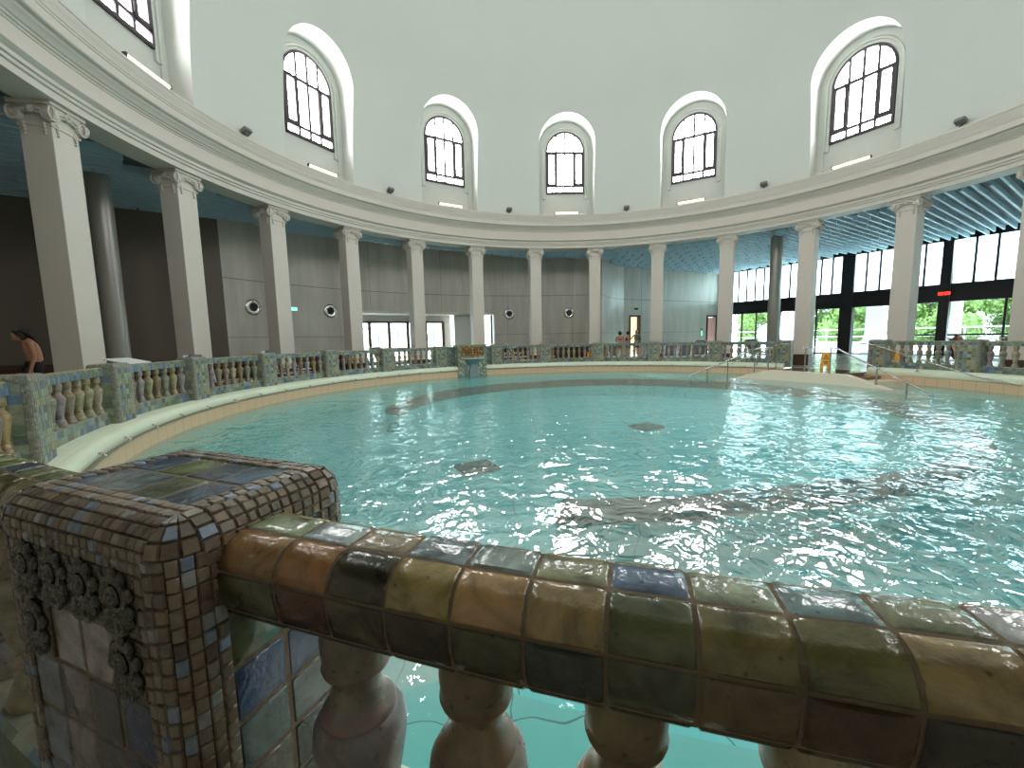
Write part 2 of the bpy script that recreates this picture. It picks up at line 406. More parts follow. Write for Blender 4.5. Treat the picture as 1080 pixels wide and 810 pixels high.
# right wing wall with two door openings
w0, w1 = WING_R[-1], FA-FU*.0
wd = (w1-w0).normalized(); wlen = (w1-w0).length
DOORS = [(.55, 1.55, 2.9, 1), (8.55, 9.65, 2.95, 2)]
segs = [(0, DOORS[0][0]), (DOORS[0][1], DOORS[1][0]), (DOORS[1][1], wlen)]
for i, (a, b) in enumerate(segs): wall('wall_right', [w0+wd*a, w0+wd*b], 0, ZC, M['concrete'], .25, Vector((-1, 1)))
for a, b, h, k in DOORS: wall('wall_right', [w0+wd*a, w0+wd*b], h, ZC, M['concrete'], .25, Vector((-1, 1)))
wall('wall_wing', [wl0, wl1], 0, ZC, simple('dark_wing_wall', srgb(112, 102, 92), .45, noise=.08, scale=1.5), .25, Vector((-1, 1)))  # left wing wall: one even colour, darker than the other gallery walls
wall('wall_back', [wl1]+[Vector(pol(RW, -112, 0)[:2])], 0, ZC, M['concrete'])
wall('wall_back', arc(RW, -112, -235, 30), 0, ZC, M['concrete'])
wall('wall_back', [Vector(pol(RW, 125, 0)[:2]), FB], 0, ZC, M['concrete'], .25, Vector((1, -1)))
# brown tiled base along the concrete walls
for nm, pts in (('baseboard_left', arc(RW-.03, -67, FO0, 12)), ('baseboard_middle', arc(RW-.03, FO1, 9, 14)), ('baseboard_wing', [wl0-SN*.03-SD*.1, wl1-SN*.03])):
    mb = MB()
    mb.grid([[(p.x, p.y, 0), (p.x, p.y, .82), (p.x*1.004, p.y*1.004, .84), (p.x*1.004, p.y*1.004, 0)] for p in pts], wrap=True)
    tag(mb.build(nm, M['plinth_brown']), kind='structure')

# doors in the right wing wall
for a, b, h, k in DOORS:
    d = MB(); c = w0+wd*((a+b)/2); wdt = b-a
    Mx = Matrix.Translation((c.x, c.y, 0)) @ Matrix.Rotation(atan2(wd.y, wd.x), 4, 'Z')
    d.box((-wdt/2, -.06, 0), (-wdt/2+.09, .25, h), M=Mx); d.box((wdt/2-.09, -.06, 0), (wdt/2, .25, h), M=Mx); d.box((-wdt/2, -.06, h-.13), (wdt/2, .25, h), M=Mx)
    fr = tag(d.build('door_%d' % k, M['dark_metal']), kind='structure')
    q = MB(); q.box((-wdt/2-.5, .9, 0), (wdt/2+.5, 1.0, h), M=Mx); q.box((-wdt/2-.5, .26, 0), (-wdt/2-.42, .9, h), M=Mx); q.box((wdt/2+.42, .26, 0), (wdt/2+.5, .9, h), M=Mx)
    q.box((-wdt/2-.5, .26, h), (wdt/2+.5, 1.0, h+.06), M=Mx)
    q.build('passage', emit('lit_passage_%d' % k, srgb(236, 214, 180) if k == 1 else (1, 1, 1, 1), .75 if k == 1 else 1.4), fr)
    if k == 2:
        lf = MB(); L2 = Mx @ Matrix.Translation((wdt/2-.09, -.03, 0)) @ Matrix.Rotation(radians(-84), 4, 'Z')
        lf.box((-.9, -.02, .02), (0, .03, h-.15), M=L2); lf.build('leaf', M['door_wood'], fr)

# ------------------------------------------------------------------ ceiling slats
def inside(q):
    if q.length < 12.62: return False
    c = False; n = len(PLAN)
    for i in range(n):
        a, b = PLAN[i], PLAN[(i+1) % n]
        if (a.y > q.y) != (b.y > q.y) and q.x < (b.x-a.x)*(q.y-a.y)/(b.y-a.y)+a.x: c = not c
    return c
mb = MB(); PIT = .335
for i in range(-34, 42):
    s0 = i*PIT; k = 0
    t = -32 + (.6 if i % 2 else 0) + (i*7 % 5)*.13
    while t < 36:
        a, b = t, t+1.22; t += 1.30
        A = SD*a+SN*s0; B = SD*b+SN*s0; Mm = (A+B)/2
        if Mm.y < -11 or (Mm.y < -4 and abs(Mm.x) < 14): continue
        if inside(A) and inside(B) and inside(Mm):
            Mx = Matrix.Translation((Mm.x, Mm.y, 0)) @ Matrix.Rotation(atan2(SD.y, SD.x), 4, 'Z')
            mb.box((-.61, -.035, 6.17), (.61, .035, 6.38), M=Mx)
tag(mb.build('trim_1', M['slat'], fixn=False), kind='structure')

# ------------------------------------------------------------------ entablature, dome, windows
def rz(*pts): return [(r*12, EYE+z*12) for r, z in pts]
ent = rz((1.042, .389), (.985, .389), (.985, .4005), (.981, .4012), (.981, .4065), (.977, .4072), (.977, .4135), (.975, .4145), (.971, .4165), (.968, .4185), (.968, .4205),
         (.976, .4225), (.979, .425), (.980, .4545), (.978, .4555), (.978, .458), (.974, .459), (.974, .4615), (.970, .4625), (.967, .466), (.961, .4695), (.959, .4725), (.952, .4735), (.9505, .4755),
         (.9505, .489), (.949, .4895), (.949, .4935), (.9475, .494), (.947, .498), (.944, .503), (.9415, .509), (.941, .5115), (.9395, .512), (.9395, .517), (.941, .518), (1.02, .5185), (1.042, .50))
mb = MB(); mb.sweep(ent, 0, 360, 240)
tag(mb.build('trim_2', M['stone'], smooth=25), kind='structure')

W0 = -.6
inner = [(.955, .505), (.955, .56), (.9525, .63), (.947, .70), (.938, .78), (.926, .855), (.910, .93), (.889, .985), (.86, 1.06), (.825, 1.14), (.78, 1.215), (.72, 1.30), (.64, 1.39), (.54, 1.465), (.42, 1.525), (.28, 1.57), (.14, 1.592), (.0005, 1.60)]
# refine profile
def cat(P, k=4):
    out = []
    for i in range(len(P)-1):
        p0, p1, p2, p3 = P[max(i-1, 0)], P[i], P[i+1], P[min(i+2, len(P)-1)]
        for j in range(k):
            t = j/k
            out.append(tuple(.5*((2*p1[d])+(-p0[d]+p2[d])*t+(2*p0[d]-5*p1[d]+4*p2[d]-p3[d])*t*t+(-p0[d]+3*p1[d]-3*p2[d]+p3[d])*t**3) for d in (0, 1)))
    return out+[P[-1]]
ip = cat(inner, 3)
outer = [(.0005, 1.72), (.4, 1.66), (.75, 1.45), (.95, 1.2), (1.06, 1.0), (1.07, .505)]
mb = MB(); mb.sweep(rz(*(ip+outer)), 0, 360, 180)
dome = mb.build('ceiling_dome', M['plaster'])
NZ, NR, NB = 10.93, 1.40, 12.0                             # niche: spring height, half width, depth of its back wall
cut = MB()
prof = [(-NR, 7.0), (-NR, NZ)]+[(NR*-cos(pi*i/28), NZ+NR*sin(pi*i/28)) for i in range(1, 28)]+[(NR, NZ), (NR, 7.0)]
for k in range(12):
    a = W0+30*k; Mx = Matrix.Rotation(-radians(a), 4, 'Z')
    g = [[Mx @ Vector((x, y, z)) for x, z in prof] for y in (8.4, NB)]
    cut.grid(g, wrap=True); cut.add(g[0], [tuple(range(len(prof)))]); cut.add(g[1], [tuple(range(len(prof)))])
co = cut.build('cutter', M['plaster'])
bo = dome.modifiers.new('b', 'BOOLEAN'); bo.operation = 'DIFFERENCE'; bo.solver = 'EXACT'; bo.object = co
dg = bpy.context.evaluated_depsgraph_get()
nm = bpy.data.meshes.new_from_object(dome.evaluated_get(dg))
dome.modifiers.clear(); dome.data = nm; bpy.data.objects.remove(co)
nm.polygons.foreach_set('use_smooth', [True]*len(nm.polygons)); nm.set_sharp_from_angle(angle=radians(24))
tag(dome, kind='structure')

# one arched window (local: x along the wall, y outwards, origin at the window's sill centre on the back wall)
WB, WS, WR = 8.82, 10.88, .98
def archpts(r, zs, zb, n=28): return [(-r, zb), (-r, zs)]+[(-r*cos(pi*i/n), zs+r*sin(pi*i/n)) for i in range(1, n)]+[(r, zs), (r, zb)]
def arch_band(mb, r0, r1, zs, zb, y0, y1):
    A, B = archpts(r0, zs, zb), archpts(r1, zs, zb)
    g = [[(a[0], y1, a[1]), (a[0], y0, a[1]), (b[0], y0, b[1]), (b[0], y1, b[1])] for a, b in zip(A, B)]
    mb.grid(g, wrap=True)
    for e in (g[0], g[-1]): mb.add(e, [(0, 1, 2, 3)])
def window_meshes():
    fr = MB(); H = .055
    arch_band(fr, WR-.075, WR, WS, WB, -.10, -.005)
    fr.box((-WR, -.10, WB), (WR, -.005, WB+.085))
    fr.box((-WR, -.09, WS-.11), (WR, -.005, WS)); fr.box((-WR, -.09, 9.14), (WR, -.005, 9.24))
    for x in (-.44, 0, .44):
        top = WS+sqrt((WR-.03)**2-x*x)
        wd_ = .07 if x == 0 else .06
        fr.box((x-wd_/2-.01, -.08, WB), (x+wd_/2+.01, -.005, top))
    for sx in (-1, 1):                                     # heavier opening sashes left and right
        x0, x1 = (.44, WR-.03) if sx > 0 else (-WR+.03, -.44)
        for a, b in ((x0, x0+.12), (x1-.11, x1)): fr.box((a, -.11, 9.2), (b, -.005, WS-.04))
        fr.box((x0, -.11, WS-.14), (x1, -.005, WS-.03)); fr.box((x0, -.11, 9.2), (x1, -.005, 9.31))
    gl = MB(); pts = archpts(WR-.03, WS, WB+.02)
    gl.add([(x, -.03, z) for x, z in pts], [tuple(range(len(pts)))])
    mo = MB()
    arch_band(mo, WR+.03, WR+.13, WS, WB-.25, -.07, .02); arch_band(mo, WR+.13, WR+.20, WS, WB-.25, -.12, .02); arch_band(mo, WR+.20, NR+.02, WS+.05, 7.55, -.045, .02)
    return fr, gl, mo
fr, gl, mo = window_meshes()
proto = None
for k in range(12):
    a = W0+30*(k if k <= 6 else k-12)
    if proto is None:
        f = fr.build('window_1', M['bronze']); g = gl.build('pane', M['pane'], f); m_ = mo.build('surround', M['plaster'], f, smooth=30); proto = f
    else:
        f = copy_tree(proto); f.name = 'window_%d' % (k+1)
    f.location, f.rotation_euler.z = pol(NB, a, 0), -radians(a)
    tag(f, kind='structure')

# lamps on the cornice under the windows
lamp_place = {-90: 'leftmost, by the cut off window', -60: 'below the tall left window', -30: 'left of the middle window',
              0: 'right below the middle window', 30: 'just right of the middle one', 60: 'rightmost, below the big right window'}
for k, txt in lamp_place.items():
    t = empty('cornice_lamp', *face_centre(11.40, W0+k, 7.61))
    tag(t, 'glowing warm tube lamp on the white cornice, '+txt, 'lamp', 'tube lamps on the cornice')
    b = MB(); b.bevbox((-.60, -.01, .04), (.60, .05, .13), .01)
    for sx in (-.5, .5): b.box((sx-.02, 0, -.01), (sx+.02, .04, .05))
    b.build('housing', M['white'], t)
    c = MB(); c.tube([(-.59, -.035, .085), (.59, -.035, .085)], .038, 10); c.build('tube', M['tube'], t, smooth=50)
    for sx in (-1, 1):
        c = MB(); c.bevbox((sx*.60-.02, -.08, .04), (sx*.60+.02, .02, .135), .006); c.build('end_cap', M['bronze'], t)
spot_place = {-75.6: 'beside the tall left window', -45.6: 'between the left windows', -15.6: 'just left of the middle window', 14.4: 'just right of the middle window', 44.4: 'left of the big right window', 74.4: 'right of the big right window'}
for k, txt in spot_place.items():
    t = empty('cornice_spotlight', *face_centre(11.36, k, 7.61))
    tag(t, 'small grey spotlight box on the cornice edge '+txt, 'spotlight', 'spotlights on the cornice')
    b = MB(); b.box((-.03, -.03, -.01), (.03, .03, .10)); b.box((-.12, -.02, .08), (.12, .02, .11)); b.build('bracket', M['bronze'], t)
    b = MB(); Mx = Matrix.Translation((0, -.02, .17)) @ Matrix.Rotation(radians(-25), 4, 'X'); b.bevbox((-.13, -.12, -.06), (.13, .1, .06), .02, M=Mx); b.build('head', M['grey'], t)

# ------------------------------------------------------------------ columns
CW, CD = .585, .545
def capital_bm():
    mb = MB(); h = CW/2; d = CD/2
    zt = 6.05
    mb.bevbox((-h-.10, -d-.10, zt-.07), (h+.10, d+.10, zt-.001), .012)
    mb.bevbox((-h-.05, -d-.05, zt-.13), (h+.05, d+.05, zt-.06), .012)
    mb.bevbox((-h-.03, -d-.03, zt-.44), (h+.03, d+.03, zt-.40), .01)
    mb.box((-h-.004, -d-.004, zt-.42), (h+.004, d+.004, zt-.10))
    for fc in range(4):
        R = Matrix.Rotation(fc*pi/2, 4, 'Z'); hw, dd = (h, d) if fc % 2 == 0 else (d, h)
        for sx in (-1, 1):
            cx, cz = sx*(hw+.015), zt-.235
            sp = []
            for i in range(44):
                th = i/43*2.6*2*pi; r = .135*(1-i/43*.86)
                sp.append(R @ Vector((cx-sx*r*cos(th+pi/2)*1.0, -dd-.075-.012*(i/43), cz+r*sin(th+pi/2))))
            mb.tube(sp, .022, 6)
            g = []
            for rr, yy in ((.0, -.045), (.08, -.04), (.125, -.03), (.13, .03)): g.append([R @ Vector((cx+rr*cos(2*pi*k/16), -dd-.06+yy+.03, cz+rr*sin(2*pi*k/16))) for k in range(16)])
            mb.grid(g, wrap=True)
            mb.ball(R @ Vector((cx, -dd-.10, cz)), .032, n=6)
            for q in range(4): mb.ball(R @ Vector((sx*(hw-.10), -dd-.02, zt-.40-.06*q)), (.040-.006*q, .030, .034-.003*q), n=5)
            mb.tube([R @ Vector((sx*t*hw, -dd-.07, zt-.13-.10*(abs(t))**2)) for t in (0, .3, .6, .9)], .03, 6)
        for q in range(7):
            t = q/7*2*pi; mb.ball(R @ Vector((.05*cos(t), -dd-.07, zt-.15+.05*sin(t))), .035, n=5)
        mb.ball(R @ Vector((0, -dd-.10, zt-.15)), .035, n=5)
        for sx in (-1, 1):
            for q in range(3): mb.ball(R @ Vector((sx*(.10+.06*q), -dd-.06, zt-.21-.015*q)), (.045, .02, .022), n=5)
    return mb
cap_mb = capital_bm()
order = ['leftmost, beside the bending bather', 'second from the left', 'third from the left', 'fourth from the left, left of the lobby doors', 'fifth from the left, in front of the lobby doors', 'sixth from the left, right behind the wall fountain',
         'seventh from the left, below the middle window', 'eighth from the left, where the wall turns blue', 'ninth from the left, right of the group of three bathers', 'fourth from the right, left of the slender round post', 'third from the right, behind the yellow wet floor sign', 'second from the right, beside the red digits', 'rightmost, cut by the edge of the photo']
col_proto = None; cap_shared = None
for i in range(1, 14):
    a = -.64+(i-7.5)*15
    if col_proto is None:
        t = empty('square_column')
        s = MB(); s.bevbox((-CW/2, -CD/2, .46), (CW/2, CD/2, 5.66), .012); s.build('shaft', M['stone'], t)
        s = MB(); s.bevbox((-CW/2-.015, -CD/2-.015, 0), (CW/2+.015, CD/2+.015, .47), .01); tag(s.build('plinth', M['plinth_brown'], t), 'dark brown tiled column foot')
        cap_mb.build('capital', M['stone'], t, smooth=40); col_proto = t
    else: t = copy_tree(col_proto)
    t.location, t.rotation_euler.z = pol(12.0+CD/2, a, 0), -radians(a)
    tag(t, 'cream square column with scroll capital, '+order[i-1], 'column', 'square columns around the pool')
# slender round posts of the gallery
for (x, y), txt in (((-14.72, 1.83), 'between the two leftmost square columns'), ((10.34, 10.8), 'in the blue lit wing in front of the glass')):
    t = empty('round_post', (x, y, 0)); tag(t, 'slender round grey steel post '+txt, 'post')
    s = MB(); s.lathe([(.275, .0), (.275, 6.2)], n=32); s.build('shaft', simple('satin_steel_paint', srgb(158, 154, 146), .3, .25), t, smooth=40)
    s = MB(); s.lathe([(.34, 0), (.34, .03), (.28, .05)], n=32); s.build('base_ring', M['steel'], t, smooth=30)

# ------------------------------------------------------------------ pool basin
WZ = -.30
GA0, GA1 = 52.2, 67.9                                      # the gate in the balustrade
FC, FH = -29.8, 4.0                                        # wall fountain: azimuth and half width
cop = [(10.27, .0), (10.27, .168), (10.02, .166), (10.012, .160), (10.004, .166), (9.97, .158), (9.93, .135), (9.905, .09), (9.895, .04), (9.90, -.01), (9.915, -.045), (9.95, -.06), (10.0, -.06), (10.0, -.2)]
mb = MB()
mb.sweep(cop, GA1, FC-FH+360, 260); mb.sweep(cop, FC+FH, GA0, 80)
tag(mb.build('trim_3', M['coping'], smooth=40), kind='structure')
mb = MB(); mb.sweep([(9.87, -1.6), (9.87, -.055), (10.2, -.055), (10.2, -1.6)], 0, 360, 240)
tag(mb.build('wall_pool', M['tanwall'], smooth=30), kind='structure')
mb = MB(); mb.sweep([(9.88, -.98), (9.88, -.365), (9.06, -.40), (9.06, -.98)], 0, 360, 200)
tag(mb.build('floor_ledge', M['ledge'], smooth=30), kind='structure')
mb = MB(); n = 160; mb.add([pol(9.9, 360*i/n, -.96) for i in range(n)], [tuple(range(n))])
tag(mb.build('floor_pool', M['poolfloor']), kind='structure')
RTAB = [(-450, 6.35), (-426, 6.35), (-390, 6.22), (-360, 6.35), (-330, 6.4), (-300, 6.4), (-262, 6.2), (-245, 6.08), (-227, 6.05), (-210, 6.05), (-190, 6.12), (-177, 6.3), (-166, 6.72), (-157.6, 7.02)]
def rtab(a):
    for (a0, r0), (a1, r1) in zip(RTAB, RTAB[1:]):
        if a0 <= a <= a1: t = (a-a0)/(a1-a0); t = t*t*(3-2*t); return r0+(r1-r0)*t
cap, body = MB(), MB(); n = 220; gc, gb = [], []
for i in range(n+1):
    a = -157.6-292.4*i/n; r = rtab(a)
    gc.append([pol(r+d, a, z) for d, z in ((-.36, -.56), (-.36, -.345), (-.33, -.318), (-.03, -.318), (0, -.345), (0, -.46))])
    gb.append([pol(r+d, a, z) for d, z in ((-.345, -.96), (-.345, -.43), (-.015, -.43), (-.015, -.96))])
cap.grid(gc, wrap=True); body.grid(gb, wrap=True)
for g, m_ in ((gc, cap), (gb, body)):
    for e in (g[0], g[-1]): m_.add(e, [tuple(range(len(e)))])
bw = tag(body.build('wall_basin', M['poolfloor'], smooth=30), kind='structure')
cap.build('wall_cap', M['ringwall'], bw, smooth=30)
mb = MB(); n = 200; g = [[pol(r, 360*i/n, WZ) for i in range(n)] for r in (.001, 3, 6, 9.868)]
mb.grid(g, wrap=True)
tag(mb.build('water', M['water'], smooth=30), kind='stuff'); bpy.data.objects['water']['label'] = 'rippled turquoise water filling the round pool'; bpy.data.objects['water']['category'] = 'water'
# dark drain grates on the pool floor
for (x, y), txt in (((-3.75, -3.15), 'dark square drain grate under the water, left of the pool middle'), ((.35, -.05), 'dark square drain grate under the water beside the pool middle')):
    t = empty('drain_grate', (x, y, -.955), .5); tag(t, txt, 'drain', 'drain grates in the pool')
    b = MB(); b.bevbox((-.34, -.30, 0), (.34, .30, .05), .015); b.build('plate', M['black'], t)
    b = MB()
    for q in range(9): b.box((-.31, -.265+q*.06, .045), (.31, -.24+q*.06, .07))
    b.build('grille', simple('drain_bars', srgb(52, 84, 80), .5), t)

# tube rail with hooks along the coping
a_h = [-122.35+5.95*i for i in range(15)]+[-20.0, -13.8, -7.8, -2.1, 3.65, 9.4, 15.2, 20.9, 26.7, 32.5, 38.3, 44.1]
a_h = [h for h in a_h if not (FC-FH-1 < h < FC+FH+1)]
t = empty('coping_grab_rail'); tag(t, 'thin metal tube rail held by small hooks along the cream pool coping', 'grab rail')
mb = MB()
for p0, p1 in ((-176, FC-FH-.3), (FC+FH+.3, GA0-1.5)): mb.tube([pol(9.845, p0+(p1-p0)*i/90, -.02) for i in range(91)], .019, 8)
mb.build('tube', simple('dull_rail', srgb(150, 146, 132), .35, .7), t, smooth=60)
hk = MB(); hk.tube([(0, .09, .045), (0, .04, .055), (0, .0, .035), (0, -.005, 0)], .014, 8); hk.ball((0, .085, .045), .026); hk.ball((0, -.01, .012), .024)
hk_o = None
for a in a_h+[-128.3, -134.2, -140.2, -146.2, -152.1, -158, -164, -170]:
    if hk_o is None: h = hk_o = hk.build('hook', M['steel'], t, smooth=50)
    else: h = hk_o.copy(); COL.objects.link(h)
    h.location = pol(9.845, a, -.02); h.rotation_euler.z = -radians(a)

# ------------------------------------------------------------------ balustrade
def jit(c, k=.12):
    f = 1+random.uniform(-k, k); return (min(c[0]*f, 1), min(c[1]*f, 1), min(c[2]*f, 1), 1)
def P(*l): return [srgb(*c) for c in l]
BLUE = P((78, 104, 140), (112, 136, 152), (92, 112, 124), (124, 140, 132), (112, 124, 96), (96, 108, 84), (142, 150, 132), (78, 88, 92), (124, 130, 100), (118, 118, 90))
GREEN = P((126, 134, 100), (140, 146, 120), (112, 124, 102), (150, 140, 96), (160, 164, 146), (98, 112, 100), (100, 128, 150), (146, 150, 126))
OCHRE = P((160, 146, 98), (142, 136, 100), (168, 156, 116), (130, 124, 96), (150, 128, 84))
STONEG = P((150, 150, 134), (138, 138, 124), (160, 158, 144), (128, 130, 118), (146, 140, 122))
BROWNT = P((128, 108, 86), (114, 96, 78), (140, 122, 100), (120, 106, 92), (104, 88, 72), (132, 120, 100))
BROWNB = BROWNT*3+P((140, 150, 166), (152, 152, 148), (120, 132, 150))
RT, RB = 1.062, .918
RAIL = [(10.262, .925), (10.259, 1.0), (10.262, 1.045), (10.28, RT), (10.344, RT), (10.372, 1.056), (10.393, 1.038), (10.402, 1.013), (10.400, .975), (10.392, .938), (10.374, RB)]
def rail_far(mb, a0, a1):
    n = max(4, int(round((a1-a0)/.62))); a = [a0+(a1-a0)*i/(2*n) for i in range(2*n+1)]
    memo = {}
    def cf(i, j):
        if j in (0, 1): return jit(random.choice(BLUE))
        key = (i//2, 0 if j in (2, 3) else 1 if j in (4, 5, 6) else 2)
        if key not in memo: memo[key] = jit(random.choice(OCHRE if key[1] == 0 else GREEN))
        return memo[key]
    g = [[pol(r, x, z) for r, z in RAIL] for x in a]
    mb.grid(g, cf=cf)
    for e in (g[0], g[-1]): mb.add(e, [tuple(range(len(e)))], BLUE[4])
    mb.grid([[pol(10.262, x, .925), pol(10.374, x, RB)] for x in a], STONEG[1])
def plinth(mb, a0, a1):
    n = max(4, int(round((a1-a0)/.55))); a = [a0+(a1-a0)*i/n for i in range(n+1)]
    pr = [(10.235, 0), (10.235, .165), (10.235, .26), (10.24, .345), (10.25, .355), (10.395, .355), (10.41, .34), (10.42, 0)]
    g = [[pol(r, x, z) for r, z in pr] for x in a]
    mb.grid(g, cf=lambda i, j: jit(random.choice(BLUE if j in (1, 2) else STONEG if j in (3, 4) else GREEN)))
    for e in (g[0], g[-1]): mb.add(e, [tuple(range(len(e)))], BLUE[4])
BH = RB-.355
BPROF = [(.070, 0), (.072, .012), (.070, .03), (.062, .045), (.058, .05), (.060, .06), (.052, .08), (.044, .098), (.040, .108), (.046, .116), (.046, .124), (.038, .130), (.042, .15), (.053, .21), (.066, .28), (.075, .33), (.078, .355), (.075, .38), (.066, .394), (.061, .397), (.062, .404), (.057, .410), (.049, .418), (.041, .43), (.038, .45), (.039, .466), (.046, .476), (.055, .481), (.057, .487), (.054, .492), (.055, .500), (.057, .520), (.0565, BH-.006), (.054, BH)]
BCOL = P((142, 142, 104), (150, 128, 82), (132, 128, 130), (122, 132, 112), (156, 150, 124), (124, 112, 84), (146, 152, 150), (128, 116, 98))
def bal_tint(c, z, j):
    rust, olive = srgb(150, 104, 66), srgb(134, 118, 82)
    if .395 < z < .412 or .476 < z < .49 or .05 < z < .06 or .115 < z < .126: k, d = .42, rust
    elif z >= .412 or z < .05: k, d = .6, olive
    else: k, d = .12+.1*sin(j*.9), rust
    return tuple(c[q]*(1-k)+d[q]*k for q in range(3))+(1,)
bal_mesh = []
for c in BCOL:
    m = MB(); m.lathe(BPROF, n=28, col=c, cf=lambda i, j, c=c: bal_tint(c, BPROF[i][1], j)); o = m.build('baluster', M['baluster'], smooth=50); bal_mesh.append(o.data); bpy.data.objects.remove(o)
def add_balusters(parent, azs, seed, pick=None):
    rn = random.Random(seed)
    for q, a in enumerate(azs):
        o = bpy.data.objects.new('baluster', bal_mesh[pick[q] if pick else rn.randrange(len(bal_mesh))]); COL.objects.link(o)
        o.parent = parent; o.location = pol(10.316, a, .355); o.rotation_euler.z = rn.uniform(0, 6)

# detailed tiled handrail (close to the camera): every tile is raised out of brown grout
def seclen(pts): 
    L = [0]
    for a, b in zip(pts, pts[1:]): L.append(L[-1]+hypot(b[0]-a[0], b[1]-a[1]))
    return L
def secfn(pts):
    L = seclen(pts)
    def at(s):
        s = max(0, min(L[-1], s)); i = 0
        while i < len(L)-2 and s > L[i+1]: i += 1
        t = (s-L[i])/(L[i+1]-L[i]); a, b = pts[i], pts[i+1]
        # smooth normal
        def nr(k):
            k0, k1 = max(k-1, 0), min(k+1, len(pts)-1); dx, dz = pts[k1][0]-pts[k0][0], pts[k1][1]-pts[k0][1]; l = hypot(dx, dz); return (-dz/l, dx/l)
        n0, n1 = nr(i), nr(i+1); nx, nz = n0[0]*(1-t)+n1[0]*t, n0[1]*(1-t)+n1[1]*t
        return a[0]+(b[0]-a[0])*t, a[1]+(b[1]-a[1])*t, nx, nz
    return at, L[-1]
ROWS = [[(10.281, RT), (10.344, RT)],
        [(10.346, RT), (10.360, 1.0605), (10.374, 1.056), (10.386, 1.047), (10.395, 1.035), (10.401, 1.022), (10.403, 1.013)],
        [(10.403, 1.011), (10.403, .99), (10.400, .963), (10.393, .940)],
        [(10.392, .937), (10.376, .919)],
        [(10.259, .93), (10.258, .98), (10.260, 1.030)], [(10.261, 1.033), (10.267, 1.052), (10.279, RT)]]
def rail_near(parent, joints, cols, name='handrail'):
    core = MB(); core.sweep([(r-.0025 if r > 10.34 else r+.0025 if r < 10.27 else r, z-.0025 if z > 1.05 else z) for r, z in RAIL], min(joints), max(joints), 60)
    co_ = core.build(name, M['grout'], parent, smooth=40)
    mb = MB()
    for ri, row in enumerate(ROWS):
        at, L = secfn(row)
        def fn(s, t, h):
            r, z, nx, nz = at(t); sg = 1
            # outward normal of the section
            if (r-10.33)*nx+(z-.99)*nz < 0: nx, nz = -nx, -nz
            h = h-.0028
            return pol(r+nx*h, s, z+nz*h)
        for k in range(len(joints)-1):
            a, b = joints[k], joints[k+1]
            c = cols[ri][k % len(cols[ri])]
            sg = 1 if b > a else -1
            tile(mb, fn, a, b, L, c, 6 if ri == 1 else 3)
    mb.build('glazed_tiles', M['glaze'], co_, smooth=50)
    return co_
def tile(mb, fn, a, b, L, c, nt):
    h0 = .0034+random.uniform(-.0007, .0007); w = abs(b-a); ga = .014*w/.553 if w > .2 else .01; ea = .022
    sg = 1 if b > a else -1
    A = [a+sg*ga, a+sg*(ga+ea)]+[a+(b-a)*q/4 for q in (1, 2, 3)]+[b-sg*(ga+ea), b-sg*ga]
    g0, e = .0022, .0032
    T = [g0, g0+e]+[g0+e+(L-2*g0-2*e)*q/nt for q in range(1, nt)]+[L-g0-e, L-g0]
    if L < .03: T = [g0, g0+e, L/2, L-g0-e, L-g0]
    tl = random.uniform(-.0008, .0008)
    g = [[fn(s, t, (h0+tl*(i/6-.5)) if (0 < i < len(A)-1 and 0 < j < len(T)-1) else 0.0) for j, t in enumerate(T)] for i, s in enumerate(A)]
    mb.grid(g, c)

# pier with rounded mosaic edges.  local x = along the ring, y = outwards
HX, HY, PT, RR, FL = .272, .185, 1.11, .054, .030
def relief_mesh():
    mb = MB(); c = srgb(64, 60, 50)
    rn = random.Random(3)
    mb.bevbox((-.042, -.006, -.052), (.042, .006, .052), .004, col=srgb(84, 78, 68))
    for cx, cz, R0, sg in ((0, .012, .034, 1), (-.008, -.03, .022, -1), (.02, -.036, .014, 1)):
        pts = [Vector((cx+sg*R0*(1-q/26*.85)*cos(q/26*3.6*pi), .012+.008*q/26, cz+R0*(1-q/26*.85)*sin(q/26*3.6*pi))) for q in range(27)]
        mb.tube(pts, .0075, 6, col=c, rs=[.0085-.0035*q/26 for q in range(27)])
    for q in range(9):
        t = q/9*2*pi; mb.ball((.033*cos(t), .011, .006+.042*sin(t)), (.011, .010, .012), col=srgb(58, 62, 62) if q % 2 else srgb(84, 74, 58), n=6)
    mb.ball((0, .018, .012), (.012, .01, .012), col=c, n=6)
    return mb
